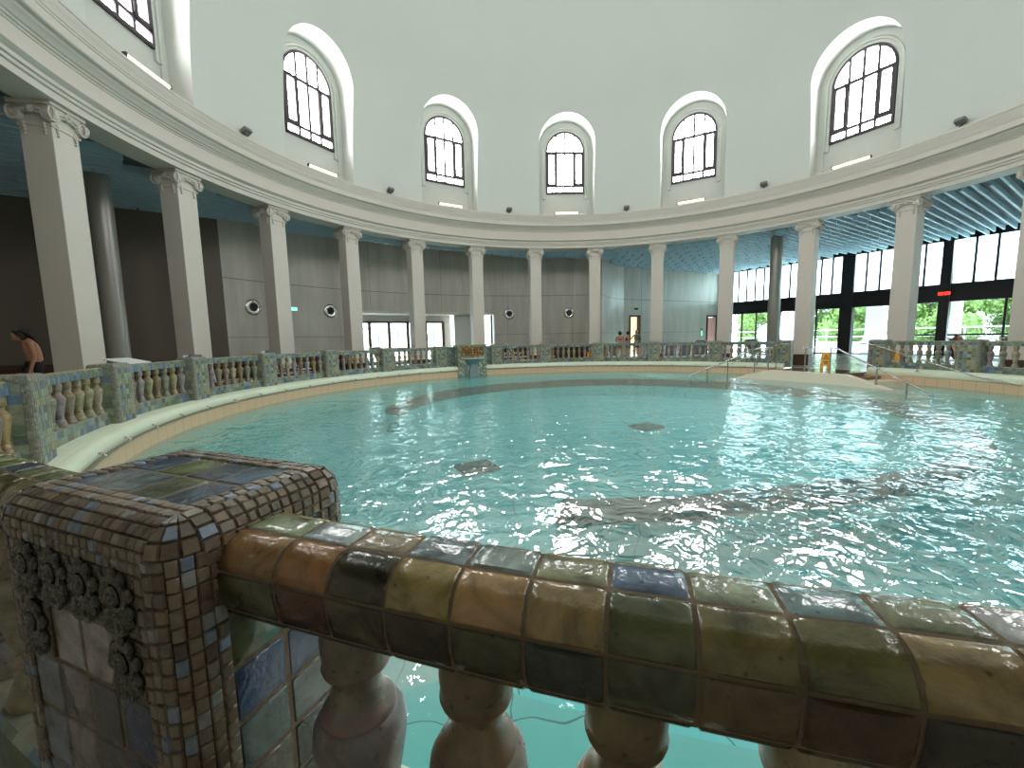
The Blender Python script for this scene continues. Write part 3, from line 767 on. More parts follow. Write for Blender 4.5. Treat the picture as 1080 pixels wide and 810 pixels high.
def pier(name, tess_cols, faces, tile_mat, seed, relief=None, jitter=.002):
    """faces: dict face -> (columns, row height, colour function(col, row))"""
    rn = random.Random(seed); root = empty(name)
    body = MB(); bm = bmesh.new(); bmesh.ops.create_cube(bm, size=1); ins = .0055
    for v in bm.verts: v.co = ((v.co.x)*2*(HX-ins), (v.co.y)*2*(HY-ins), 0 if v.co.z < 0 else PT-ins)
    bmesh.ops.bevel(bm, geom=[e for e in bm.edges if max(v.co.z for v in e.verts) > .5], offset=RR-ins*.5, segments=4, affect='EDGES', profile=.5)
    body.bm(bm); core = body.build('core', M['grout'] if tile_mat == 'glaze' else M['mortar'], root, smooth=40)
    mo = MB(); la = RR*pi/2
    def prof(t):                                           # across a rounded edge -> (inward offset on face A, drop on face B, normal)
        if t < FL: return (RR+FL-t, 0, 0, 1)
        if t < FL+la:
            f = (t-FL)/RR; return (RR-RR*sin(f), RR-RR*cos(f), sin(f), cos(f))
        return (0, RR+t-FL-la, 1, 0)
    TT = 2*FL+la; nc = 7
    def strip(fnm, s0, s1, size, s1f=None):
        n = max(1, int(round((s1-s0)/size)))
        for j in range(nc):
            t0, t1 = TT*j/nc, TT*(j+1)/nc; off = rn.uniform(-.35, .35)*(s1-s0)/n
            s1 = s1f(FL < (t0+t1)/2 < FL+la) if s1f else s1
            cuts = [s0]+[s0+(s1-s0)*q/n+off*.6+rn.uniform(-.12, .12)*(s1-s0)/n for q in range(1, n)]+[s1]
            for q in range(n):
                h = rn.uniform(-.0008, jitter*.5); g = .0010
                a, b = cuts[q]+g, cuts[q+1]-g
                S_ = [a, a+.0022, b-.0022, b]; T_ = [t0+g, t0+g+.0022, (t0+t1)/2, t1-g-.0022, t1-g]
                mo.grid([[fnm(s, t, h if 0 < i < 3 and 0 < k < 4 else -.0035) for k, t in enumerate(T_)] for i, s in enumerate(S_)], jit(rn.choice(tess_cols), .14))
    for sg in (-1, 1):
        def f1(s, t, h, sg=sg):
            i, d, nb, na = prof(t); return (s, sg*(HY-i+nb*h), PT-d+na*h)
        strip(f1, -(HX-RR), HX-RR, .022)
        def f2(s, t, h, sg=sg):
            i, d, nb, na = prof(t); return (sg*(HX-i+nb*h), s, PT-d+na*h)
        strip(f2, -(HY-RR-FL), HY-RR-FL, .022)
        # the bits of the side faces left of the y strips
        for s2 in (-1, 1):
            def f4(s, t, h, sg=sg, s2=s2):
                i, d, nb, na = prof(FL+t); return (sg*(HX-i+nb*h), s2*s, PT-d+na*h)
            n = 2
            for q in range(5):
                ta, tb = (TT-FL)*q/5, (TT-FL)*(q+1)/5
                mo.grid([[f4(s, t, -.005 if (k in (0, 3) or i in (0, 3)) else rn.uniform(0, .001)) for k, t in enumerate((ta+.001, ta+.003, tb-.003, tb-.001))] for i, s in enumerate((HY-RR-FL+.001, HY-RR-FL+.003, HY-RR-.003, HY-RR-.001))], jit(rn.choice(tess_cols), .14))
            def f3(s, t, h, sg=sg, s2=s2):
                i, d, nb, na = prof(t); return (sg*(HX-i+nb*h), s2*(HY-d+na*h), s)
            strip(f3, .0, PT-RR-FL, .026, lambda mid: PT-RR if mid else PT-RR-FL)
            # ball shaped corner
            for i in range(3):
                for k in range(3):
                    u0, u1, v0, v1 = i/3*pi/2, (i+1)/3*pi/2, k/3*pi/2, (k+1)/3*pi/2
                    pt = lambda u, v, h: (sg*(HX-RR+(RR+h)*sin(u)*cos(v)), s2*(HY-RR+(RR+h)*sin(u)*sin(v)), PT-RR+(RR+h)*cos(u))
                    e = .03
                    mo.grid([[pt(u, v, -.005 if (x in (0, 3) or y in (0, 3)) else .0005) for y, v in enumerate((v0+e, v0+2*e, v1-2*e, v1-e))] for x, u in enumerate((u0+e, u0+2*e, u1-2*e, u1-e))], jit(rn.choice(tess_cols), .14))
    mo.build('mosaic_edge', M['mosaic'], root, smooth=40)
    W = HX-RR-FL+.004; V = HY-RR-FL+.004
    def panel(wid, z0, z1, mapf, nc, rh, cf, hor=False, skip=()):
        pn = MB(); nr = max(1, int(round((z1-z0)/rh)))
        for r in range(nr):
            for c in range(nc):
                if (c, r) in skip: continue
                x0, x1 = -wid+2*wid*c/nc, -wid+2*wid*(c+1)/nc; y1 = z1-(z1-z0)*r/nr; y0 = z1-(z1-z0)*(r+1)/nr; g = .003; e = .004
                hh = .004+rn.uniform(-.001, .001); S_ = [x0+g, x0+g+e, (x0+x1)/2, x1-g-e, x1-g]; T_ = [y0+g, y0+g+e, (y0+y1)/2, y1-g-e, y1-g]
                pn.grid([[mapf(s, t, -.0075+(hh if 0 < i < 4 and 0 < k < 4 else 0)) for k, t in enumerate(T_)] for i, s in enumerate(S_)], cf(c, r))
        pn.build('tile_panel', M['glaze'] if tile_mat == 'glaze' else M['mosaic'], root, smooth=40)
    zt = PT-RR-FL+.004
    skip = relief or ()
    panel(W, -V, V, lambda s, t, h: (s, t, PT+h), *faces['top'][:2], faces['top'][2])
    panel(W, 0, zt, lambda s, t, h: (s, HY+h, t), *faces['out'][:2], faces['out'][2], skip=skip)
    panel(W, 0, zt, lambda s, t, h: (s, -HY-h, t), *faces['in'][:2], faces['in'][2])
    for sg in (-1, 1): panel(V, 0, zt, lambda s, t, h, sg=sg: (sg*(HX+h), s, t), *faces['side'][:2], faces['side'][2])
    if relief:
        nr = max(1, int(round(zt/faces['out'][1]))); rm = relief_mesh(); ro_ = None
        for c, r in relief:
            if ro_ is None: o = ro_ = rm.build('relief_tile', M['relief'], root, smooth=50)
            else: o = ro_.copy(); COL.objects.link(o)
            o.location = (-W+2*W*(c+.5)/faces['out'][0], HY-.004, zt-zt*(r+.5)/nr); o.rotation_euler = (0, rn.choice((0, 0, pi)), 0); o.scale = (W/faces['out'][0]/.0465, .62, zt/nr/.112)
            if rn.random() < .5: o.rotation_euler = (0, 0, 0)
    return root
DK = P((58, 74, 104), (44, 56, 84), (70, 78, 84), (86, 82, 92), (62, 60, 64), (78, 92, 110))
NOUT = [P(*[(130, 122, 120)]*4), P((120, 112, 110), (150, 142, 140), (156, 144, 140), (120, 112, 110)), P((112, 116, 134), (140, 128, 130), (70, 68, 70), (48, 60, 92)), P((88, 96, 110), (66, 66, 74), (58, 68, 84), (64, 62, 58)), P((78, 86, 100), (62, 68, 80), (54, 60, 70), (72, 70, 72))]
NSID = [P((40, 46, 56), (46, 52, 60)), P((86, 88, 60), (84, 86, 62)), P((50, 68, 96), (50, 68, 98)), P((70, 74, 60), (76, 90, 88)), P((58, 60, 56), (104, 96, 82))]
NTOP = P((84, 98, 114), (104, 114, 76), (76, 92, 104), (90, 110, 126), (98, 104, 112), (98, 110, 110), (108, 112, 88), (82, 96, 108))
near = pier('balustrade_pier', BROWNB, {'top': (4, .1, lambda c, r: jit(NTOP[(3-c)+4*(1-r)], .05)), 'out': (4, .115, lambda c, r: jit(NOUT[min(r, 2+(r % 3))][3-c], .08)),
     'in': (5, .085, lambda c, r: jit(random.choice(BLUE))), 'side': (2, .108, lambda c, r: jit(NSID[min(r, 4)][c], .08))}, 'glaze', 5, relief=[(0, 0), (1, 0), (2, 0), (3, 0), (0, 1), (3, 1), (3, 6), (0, 6)])
NPA = -158.45
near.location, near.rotation_euler.z = pol(10.285, NPA, 0), -radians(NPA)
tag(near, 'big mosaic edged tiled pier close by at the lower left, with dark relief tiles', 'balustrade pier', 'balustrade piers')
far = pier('balustrade_pier', STONEG, {'top': (4, .1, lambda c, r: jit(random.choice(GREEN))), 'out': (5, .085, lambda c, r: jit(random.choice(GREEN))),
     'in': (4, .085, lambda c, r: jit(random.choice(BLUE+GREEN[:4]))), 'side': (2, .1, lambda c, r: jit(random.choice(GREEN)))}, 'mosaic', 9)
PIERS = [(-143.0, 'hidden half behind the near handrail at the left edge'), (-126.9, 'just outside the left edge behind the near handrail'), (-111.6, 'with a knobbly corner, farthest left of the far side'), (-96.8, 'below the leftmost square column, beside the white board'), (-82, 'below the second square column from the left'), (-67, 'below the third square column from the left'),
         (-52.4, 'below the fourth column from the left, left of the lobby doors'), (-37.8, 'directly left of the wall fountain panels'), (-21.9, 'directly right of the wall fountain panels'), (-7.7, 'below the middle window, right of the fountain'), (7, 'below the eighth column, where the wall turns blue'), (21.9, 'right of the three bathers'),
         (36.8, 'left of the sloping hand rail'), (51.6, 'left post of the gate, beside the wet floor sign'), (68.7, 'right post of the gate, beside the steps'), (82.1, 'with a dark hole, second from the right edge'), (97, 'at the right edge of the far side'), (-173.4, 'hidden under the right end of the near handrail')]
first = True
for a, txt in PIERS:
    t = far if first else copy_tree(far); first = False
    t.location, t.rotation_euler.z = pol(10.285, a, 0), -radians(a)
    tag(t, 'blue green mosaic pier '+txt, 'balustrade pier', 'balustrade piers')
hw = 1.5
# far bays
ALLP = sorted([a for a, _ in PIERS]+[NPA])
bay_txt = {-143.0: 'low behind the near handrail at the far left', -126.9: 'at the left edge, in front of the bending bather', -111.6: 'below the leftmost column', -96.8: 'with the white board behind it', -82: 'between the second and third column',
           -67: 'between the third and fourth column', -52.4: 'in front of the lobby doors, left of the fountain', -21.9: 'just right of the fountain', -7.7: 'below the middle window', 7: 'in front of the three bathers', 21.9: 'in front of the plain blue wall', 36.8: 'behind the left hand rail, next to the gate',
           68.7: 'right of the gate', 82.1: 'at the right edge of the far side'}
for p0, p1 in zip(ALLP, ALLP[1:]):
    if p0 == 51.6 or p0 == -37.8: continue                 # gate and fountain
    if p0 in (-173.4, NPA): continue                       # near bays, below
    t = empty('balustrade_section'); a0, a1 = p0+hw-.1, p1-hw+.1
    tag(t, 'glazed tile balustrade with vase balusters '+bay_txt[p0], 'balustrade', 'balustrade sections')
    mb = MB(); rail_far(mb, a0, a1); mb.build('handrail', M['mosaic'], t, smooth=40)
    mb = MB(); plinth(mb, a0, a1); mb.build('plinth', M['mosaic'], t, smooth=30)
    nb = 8; st = (a1-a0)/nb; add_balusters(t, [a0+st*(q+.5) for q in range(nb)], int(p0*7) & 255)
# near bays
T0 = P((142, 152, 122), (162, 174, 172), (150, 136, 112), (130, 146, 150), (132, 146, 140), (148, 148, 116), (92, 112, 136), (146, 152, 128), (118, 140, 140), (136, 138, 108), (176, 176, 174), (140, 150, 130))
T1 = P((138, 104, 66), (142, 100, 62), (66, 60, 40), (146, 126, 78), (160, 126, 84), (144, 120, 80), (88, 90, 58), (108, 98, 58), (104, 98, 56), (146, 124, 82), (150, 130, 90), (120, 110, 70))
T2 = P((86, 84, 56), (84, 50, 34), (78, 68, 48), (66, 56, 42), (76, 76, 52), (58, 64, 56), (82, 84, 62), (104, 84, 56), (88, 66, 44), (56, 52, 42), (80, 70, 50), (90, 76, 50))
jn = [-159.78]+[-160.60-.553*i for i in range(21)]+[-171.97]
t = empty('balustrade_section'); tag(t, 'brown and green glazed tile balustrade crossing the lower right right in front of the viewer', 'balustrade', 'balustrade sections')
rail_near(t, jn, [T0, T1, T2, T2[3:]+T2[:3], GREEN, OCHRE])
mb = MB(); plinth(mb, -172.0, -159.9); mb.build('plinth', M['mosaic'], t, smooth=30)
add_balusters(t, [-161.02-1.235*q for q in range(9)], 5, [2, 7, 5, 4, 0, 3, 1, 6, 2])
t = empty('balustrade_section'); tag(t, 'brown and green glazed tile balustrade running off the left edge behind the near pier', 'balustrade', 'balustrade sections')
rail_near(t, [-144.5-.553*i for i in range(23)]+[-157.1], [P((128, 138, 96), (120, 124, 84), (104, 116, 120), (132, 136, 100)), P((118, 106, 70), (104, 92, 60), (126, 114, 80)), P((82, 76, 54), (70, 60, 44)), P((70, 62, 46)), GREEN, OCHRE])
mb = MB(); plinth(mb, -157.0, -144.4); mb.build('plinth', M['mosaic'], t, smooth=30)
add_balusters(t, [-155.6+1.4*q for q in range(8)], 9, [0, 4, 2, 7, 3, 0, 5, 6])

# ------------------------------------------------------------------ wall fountain
t = empty('wall_fountain', *face_centre(10.3, FC, 0)); tag(t, 'mosaic wall fountain with ochre relief panel and basin on the far pool edge', 'fountain')
def mosaic_box(name, lo, hi, cell, cols, parent, m='mosaic'):
    mb = MB(); rn = random.Random(hash(name) & 255)
    dims = [max(1, int(round((hi[i]-lo[i])/cell))) for i in range(3)]
    for ax in range(3):
        u, v = [(1, 2), (0, 2), (0, 1)][ax]
        for side in (lo, hi):
            for i in range(dims[u]):
                for j in range(dims[v]):
                    q = []
                    for di, dj in ((0, 0), (1, 0), (1, 1), (0, 1)):
                        c = [0, 0, 0]; c[ax] = side[ax]; c[u] = lo[u]+(hi[u]-lo[u])*(i+di)/dims[u]; c[v] = lo[v]+(hi[v]-lo[v])*(j+dj)/dims[v]; q.append(c)
                    mb.add(q, [(0, 1, 2, 3)], jit(rn.choice(cols)))
    return mb.build(name, M[m], parent)
mosaic_box('back_block', (-.70, -.52, -.9), (.70, .12, 1.10), .075, GREEN+BLUE[3:6]+P((190, 196, 180)), t)
mb = MB(); mb.bevbox((-.76, -.57, 1.10), (.76, .16, 1.155), .015, col=GREEN[1]); mb.build('cap', M['mosaic'], t)
mb = MB(); rn = random.Random(4); oc = P((176, 136, 62), (150, 112, 52), (128, 96, 48), (190, 156, 84))
mb.bevbox((-.52, -.545, .66), (.52, -.51, 1.03), .008, col=srgb(96, 72, 44))
for i in range(7):
    for j in range(3):
        cx, cz = -.44+.147*i+rn.uniform(-.02, .02), .725+.115*j+rn.uniform(-.01, .01); sg = rn.choice((-1, 1))
        mb.tube([(cx+sg*.055*(1-q/16*.8)*cos(q/16*3*pi), -.555-.01*q/16, cz+.05*(1-q/16*.8)*sin(q/16*3*pi)) for q in range(17)], .014, 6, col=rn.choice(oc))
for a, b in (((-.54, -.57, .64), (.54, -.51, .67)), ((-.54, -.57, 1.02), (.54, -.51, 1.05)), ((-.54, -.57, .64), (-.51, -.51, 1.05)), ((.51, -.57, .64), (.54, -.51, 1.05))): mb.box(a, b, col=oc[1])
mb.build('relief_panel', M['relief'], t, smooth=50)
mb = MB(); g = []
for rr, z in ((.14, .14), (.24, .24), (.36, .38), (.47, .48), (.54, .50), (.57, .515), (.57, .545), (.53, .55), (.46, .52), (.30, .46), (.0, .45)):
    g.append([(rr*1.0*cos(pi+pi*k/20), -.52+rr*.62*sin(pi+pi*k/20), z) for k in range(21)])
mb.grid(g, col=srgb(96, 122, 128), cf=lambda i, j: srgb(208, 208, 190) if 4 <= i <= 7 else srgb(92, 120, 124)); mb.build('basin', M['mosaic'], t, smooth=50)
mb = MB(); mb.add([(-.22, -.52, -.5), (-.26, -.65, -.5), (.26, -.65, -.5), (.22, -.52, -.5), (-.17, -.52, .25), (-.17, -.68, .25), (.17, -.68, .25), (.17, -.52, .25)], [(0, 1, 5, 4), (1, 2, 6, 5), (2, 3, 7, 6), (4, 5, 6, 7)], srgb(120, 138, 140)); mb.build('pedestal', M['mosaic'], t)
for sx, txt in ((-1, 'left'), (1, 'right')):
    a = -35.05 if sx < 0 else -24.55; wdt = .225 if sx < 0 else .205
    q = empty('mosaic_panel', *face_centre(10.3, a, 0)); tag(q, 'solid blue mosaic wall panel directly %s of the wall fountain' % txt, 'mosaic panel', 'panels beside the fountain')
    mosaic_box('tiled_wall', (-wdt, -.07, .0), (wdt, .1, 1.02), .07, BLUE, q)
    mb = MB(); mb.bevbox((-wdt-.01, -.09, 1.0), (wdt+.01, .12, 1.06), .012, col=GREEN[2]); mb.build('cap', M['mosaic'], q)

# ------------------------------------------------------------------ entrance landing in the pool
def sector(mb, r0, r1, a0, a1, z0, z1, n=10, zf=None):
    """block between two radii; zf(az) may lower the top"""
    g = []
    for i in range(n+1):
        a = a0+(a1-a0)*i/n; zt = zf(a) if zf else z1
        g.append([pol(r0, a, z0), pol(r0, a, zt), pol(r1, a, zt), pol(r1, a, z0)])
    mb.grid(g, wrap=True)
    for e in (g[0], g[-1]): mb.add(e, [(0, 1, 2, 3)])
mb = MB(); sector(mb, 8.02, 9.865, 53.2, 67.6, -.96, .0, 16); sector(mb, 9.865, 10.298, 53.2, 67.6, -.05, .0, 16)
t = mb.build('entrance_landing', M['wet_floor']); tag(t, 'wet brown tiled landing leading from the gate into the pool', 'landing')
def par(a):
    if a < 53.5: return .05-(53.5-a)/8.0*.36
    if a > 71.5: return .05-(a-71.5)/9.5*.36
    return .05
mb = MB(); sector(mb, 7.80, 8.02, 44.2, 82.8, -.96, 0, 60, par)
t = mb.build('landing_parapet', M['beige'], smooth=20); tag(t, 'cream low wall around the pool entrance, sloping into the water at both ends', 'parapet')
for nm, a0, sg, txt in (('pool_steps', 67.6, 1, 'right'), ('pool_steps', 53.2, -1, 'left')):
    root = empty(nm); tag(root, 'cream steps going down into the water %s of the entrance landing' % txt, 'steps', 'pool entrance steps')
    for k in range(5):
        mb = MB(); q0 = a0+sg*k*2.9; sector(mb, 8.021, 9.865, min(q0, q0+sg*2.9), max(q0, q0+sg*2.9), -.96, -.10-.105*k, 5)
        mb.build('tread', M['beige'] if k else M['wet_floor'], root)
def handrail(name, pts, posts, label, r=.024):
    root = empty(name); tag(root, label, 'handrail', 'steel handrails at the pool entrance')
    mb = MB(); q = []
    for i in range(len(pts)-1):
        for s in range(6): q.append(Vector(pts[i]).lerp(Vector(pts[i+1]), s/6))
    q.append(Vector(pts[-1])); mb.tube(q, r, 10); mb.build('rail', M['steel'], root, smooth=60)
    for p_, zb in posts:
        mb = MB(); mb.tube([(p_[0], p_[1], zb), p_], r*.85, 10); mb.lathe([(.05, 0), (.05, .012), (.03, .02)], (p_[0], p_[1], zb), 14); mb.build('post', M['steel'], root, smooth=40)
    return root
RH = 7.91
pr = [pol(RH, 61.6, .88), pol(RH, 68.8, .88), pol(RH, 88.5, -.30)]
on = lambda a: pol(RH, a, .88 if a <= 68.8 else .88-(a-68.8)/(88.5-68.8)*1.18)
handrail('pool_handrail', pr, [(on(62.2), .05), (on(67.8), .05), (on(77.6), par(77.6)), (on(83.6), -.6)], 'steel handrail sloping down to the right from the entrance landing')
pl = [pol(RH, 54.5, .86), pol(RH, 51.2, .86), pol(RH, 33.0, -.30)]
on2 = lambda a: pol(RH, a, .86 if a >= 51.2 else .86-(51.2-a)/(51.2-33.0)*1.16)
handrail('pool_handrail', pl, [(on2(53.6), .05), (on2(50.2), -.05), (on2(43.4), -.5), (on2(38), -.6)], 'steel handrail sloping down to the left from the entrance landing')
pw = [pol(9.84, 66.5, .98), pol(9.84, 68.5, .96), pol(9.80, 84.5, .10), pol(9.78, 90.0, -.02)]
handrail('pool_handrail', pw, [(pol(9.84, 76.2, .55), .12), (pol(9.80, 84.2, .12), .1)], 'thin steel wall rail sloping along the coping right of the gate', .018)
pw = [pol(9.84, 53.6, .98), pol(9.84, 51.5, .96), pol(9.82, 41.0, .12)]
handrail('pool_handrail', pw, [(pol(9.84, 50.8, .92), .0), (pol(9.83, 46.8, .58), .12)], 'thin steel wall rail sloping along the coping left of the gate', .018)

# wet floor signs
def wet_sign():
    root = empty('wet_floor_sign')
    for s in (1, -1):
        b = MB(); Mx = Matrix.Rotation(s*radians(14), 4, 'X')
        b.add([Mx @ Vector(v) for v in ((-.15, -.012, -.62), (-.09, -.012, -.62), (-.07, -.012, -.50), (.07, -.012, -.50), (.09, -.012, -.62), (.15, -.012, -.62), (.12, -.012, 0), (-.12, -.012, 0),
               (-.15, .012, -.62), (-.09, .012, -.62), (-.07, .012, -.50), (.07, .012, -.50), (.09, .012, -.62), (.15, .012, -.62), (.12, .012, 0), (-.12, .012, 0))],
              [(0, 1, 2, 7), (2, 3, 6, 7), (3, 4, 5, 6), (8, 9, 10, 15), (10, 11, 14, 15), (11, 12, 13, 14), (0, 8, 15, 7), (5, 13, 14, 6), (7, 6, 14, 15), (0, 1, 9, 8), (4, 5, 13, 12), (1, 2, 10, 9), (2, 3, 11, 10), (3, 4, 12, 11)])
        p_ = b.build('panel', M['yellow'], root); p_.location.z = .60
        if s == -1:
            g = MB(); y = .0135*(1 if s < 0 else -1)
            Mz = Matrix.Translation((0, 0, .60)) @ Mx
            y = -.0135
            tri = [(0, -.08), (-.085, -.24), (.085, -.24)]
            for k in range(3):
                a_, b_ = tri[k], tri[(k+1) % 3]; g.tube([Mz @ Vector((a_[0], y, a_[1])), Mz @ Vector((b_[0], y, b_[1]))], .008, 6)
            g.tube([Mz @ Vector((0, y, -.13)), Mz @ Vector((.01, y, -.18)), Mz @ Vector((-.02, y, -.215))], .008, 6); g.ball(Mz @ Vector((-.01, y, -.115)), .012)
            g.box((-.08, -.0, -.36), (.08, .003, -.33), M=Mz @ Matrix.Translation((0, -.015, 0))); g.box((-.06, 0, -.42), (.06, .003, -.39), M=Mz @ Matrix.Translation((0, -.015, 0)))
            g.build('warning_mark', M['black'], root, smooth=40)
    return root
ws = wet_sign(); ws.location = (12.34-3.08-.25, 16.14-10.40-.35, 0); ws.rotation_euler.z = radians(-30)
tag(ws, 'yellow wet floor sign standing at the gate beside a column', 'warning sign', 'yellow wet floor signs')
ws2 = copy_tree(ws); ws2.location = pol(11.3, 5.2, 0); ws2.rotation_euler.z = radians(180)
tag(ws2, 'yellow wet floor sign behind the balusters below the middle window', 'warning sign', 'yellow wet floor signs')
ws3 = copy_tree(ws); ws3.location = pol(11.4, 68.6, 0); ws3.rotation_euler.z = radians(110)
tag(ws3, 'yellow wet floor sign behind the balusters right of the gate', 'warning sign', 'yellow wet floor signs')

# ------------------------------------------------------------------ lobby behind the left opening
def slab(name, quad, z0, z1, m, kind='structure', parent=None):
    mb = MB(); n = len(quad); vs = [(q[0], q[1], z0) for q in quad]+[(q[0], q[1], z1) for q in quad]
    mb.add(vs, [tuple(range(n)), tuple(range(n, 2*n))]+[(i, (i+1) % n, n+(i+1) % n, n+i) for i in range(n)])
    o = mb.build(name, m, parent); tag(o, kind=kind); return o
xy = lambda r, a: pol(r, a, 0)[:2]
La, Lb = Vector(xy(18.2, -46.5)), Vector(xy(17.2, -25.2))
slab('floor_lobby', [xy(15.6, FO0), xy(15.6, -37), xy(15.6, -30), xy(15.6, -22), xy(15.6, FO1), xy(19, FO1), xy(19.4, -48)], -.12, -.002, M['terrace'])
slab('ceiling_lobby', [xy(15.62, FO0-.5), xy(15.62, -37), xy(15.62, -30), xy(15.62, -22), xy(15.62, FO1+.5), xy(19, FO1), xy(19.4, -48)], 2.88, 3.0, M['stone'])
wall('wall_lobby', [Vector(xy(15.85, FO0-.2)), La], 0, 2.88, M['stone'], .15, Vector((-1, -.3)))
Lc = Vector(xy(16.6, -23.4)); Ld = Vector(xy(16.2, -17.4))
wall('wall_lobby', [Lc, Ld], 0, 2.88, simple('pale_panel', srgb(196, 194, 190), .3, noise=.08, scale=2), .12)
wall('wall_lobby', [Vector(xy(18.6, -16)), Vector(xy(15.9, FO1+.2))], 0, 2.88, M['stone'], .12, Vector((1, 0)))
lu = (Lb-La).normalized(); LL = (Lb-La).length; LM = Matrix.Translation((La.x, La.y, 0)) @ Matrix.Rotation(atan2(lu.y, lu.x), 4, 'Z')
d = MB()
d.box((0, 0, 2.50), (LL, .12, 2.88), M=LM)
fr = tag(d.build('trim_4', M['stone']), kind='structure')
nb = 6
d = MB()
for i in range(nb+1): d.box((LL*i/nb-.085, -.02, 0), (LL*i/nb+.085, .10, 2.52), M=LM)
d.box((0, -.03, 2.42), (LL, .1, 2.54), M=LM); d.box((0, .0, 2.08), (LL, .06, 2.13), M=LM)
lf = tag(d.build('door_3', M['door_wood']), kind='structure')
d = MB()
for i in range(nb):
    x0 = LL*i/nb; ww = LL/nb
    d.box((x0+ww*.42, .02, 0), (x0+ww*.48, .07, 2.1), M=LM)
    d.box((x0+.06, .02, .0), (x0+ww-.06, .07, .22), M=LM); d.box((x0+.06, .02, .92), (x0+ww-.06, .06, .98), M=LM)
tag(d.build('leaf_frame', M['grey'], lf), 'grey door leaf frames')
d = MB(); d.box((.02, .035, .02), (LL-.02, .045, 2.45), M=LM); d.build('pane', M['glass'], lf)
wall('wall_lobby', [Lb+lu*.02, Lb+lu*.5], 0, 2.88, M['stone'], .15)
d = MB()
for a in (-17.35, -15.55): d.box((-.05, -.06, 0), (.05, .1, 2.86), M=Matrix.Translation((*xy(16.0, a), 0)) @ Matrix.Rotation(-radians(a), 4, 'Z'))
tag(d.build('door_4', M['dark_metal']), kind='structure')

def exit_sign(loc, rz, label, w=.30, h=.14):
    t = empty('exit_sign', loc, rz); tag(t, label, 'exit sign')
    b = MB(); b.bevbox((-w/2-.015, 0, -h/2-.015), (w/2+.015, .05, h/2+.015), .006); b.build('housing', M['white'], t)
    b = MB(); b.box((-w/2, -.004, -h/2), (w/2, .002, h/2)); tag(b.build('lit_panel', M['exit'], t), 'green glowing face'); return t
exit_sign(pol(15.52, -56.5, 2.92), radians(56.5), 'small green lit exit sign on the concrete wall right of the third column')
exit_sign((*(La+lu*(LL*.80)), 2.68), atan2(lu.y, lu.x), 'small green lit exit sign above the lobby glass doors', .26, .12)
# round portholes in the concrete
for a, txt in ((-63.3+.4, 'leftmost, between the second and third column'), (-49.9, 'between the third and fourth column'), (-11.7, 'between the sixth and seventh column'), (2.1, 'between the seventh and eighth column, below the middle window')):
    t = empty('wall_porthole', *face_centre(15.58, a, 2.9)); tag(t, 'round chrome porthole on the concrete, '+txt, 'porthole', 'portholes in the concrete wall')
    Mx = Matrix.Rotation(radians(90), 4, 'X')
    b = MB(); b.lathe([(.33, -.02), (.33, .02), (.29, .05), (.22, .055), (.17, .04), (.165, -.02)], n=32, M=Mx); b.build('ring', M['steel'], t, smooth=40)
    b = MB(); b.lathe([(.0, .0), (.10, .005), (.15, .03), (.17, .035), (.17, -.02)], n=28, M=Mx); b.build('lens', M['black'], t, smooth=40)
    b = MB(); b.bevbox((.22, -.11, -.05), (.30, -.02, .05), .015); b.build('clasp', M['steel'], t)
# little things on the blue lit wing wall
q = w0+wd*1.1-SN*.03; t = empty('wall_speaker', (q.x, q.y, 3.35), atan2(wd.y, wd.x)); tag(t, 'small dark box on the blue wall above the lit doorway', 'speaker')
b = MB(); b.bevbox((-.13, -.12, -.07), (.13, .0, .07), .02); b.build('case', M['black'], t); b = MB(); b.box((-.04, -.02, -.02), (.04, .03, .02)); b.build('bracket', M['grey'], t)
q = w0+wd*(8.55-.55); exit_sign((q.x, q.y-.03, 1.52), atan2(wd.y, wd.x), 'small upright green panel on the blue wall beside the open door', .14, .34)
q = w0+wd*(8.55-.55); t = empty('door_plate', (q.x, q.y-.03, 1.86), atan2(wd.y, wd.x)); tag(t, 'little grey plate above the upright green panel on the blue wall', 'sign')
b = MB(); b.bevbox((-.15, -.02, -.05), (.15, .01, .05), .006); b.build('plate', M['grey'], t)

# ------------------------------------------------------------------ glass front and the outdoors
FM = Matrix.Translation((FA.x, FA.y, 0)) @ Matrix.Rotation(FROT, 4, 'Z')
SGN = 1 if (FM.to_3x3() @ Vector((0, 1, 0))).dot(Vector((FN.x, FN.y, 0))) > 0 else -1
def fbox(mb, u0, u1, y0, y1, z0, z1):
    a, b = sorted((y0*SGN, y1*SGN)); mb.box((u0, a, z0), (u1, b, z1), M=FM)
CU = [0, 4.28, 8.55, 12.97, 17.3, 21.6, 25.9]
fr = MB()
for u, ww in zip(CU, (.6, .5, .66, .42, .5, .5, .5)): fbox(fr, u-ww/2, u+ww/2, -.12, .35, 0, 6.5)
fbox(fr, 0, 27, -.06, .30, 2.93, 3.90); fbox(fr, 0, 27, -.05, .2, 6.2, 6.55); fbox(fr, 0, 27, 0, .2, 0, .06)
tag(fr.build('trim_5', M['dark_metal']), kind='structure')
low_mull = [[.62, 1.86, 2.94, 3.9], [6.9], [10.9], [15.2], [19.5], [23.7]]
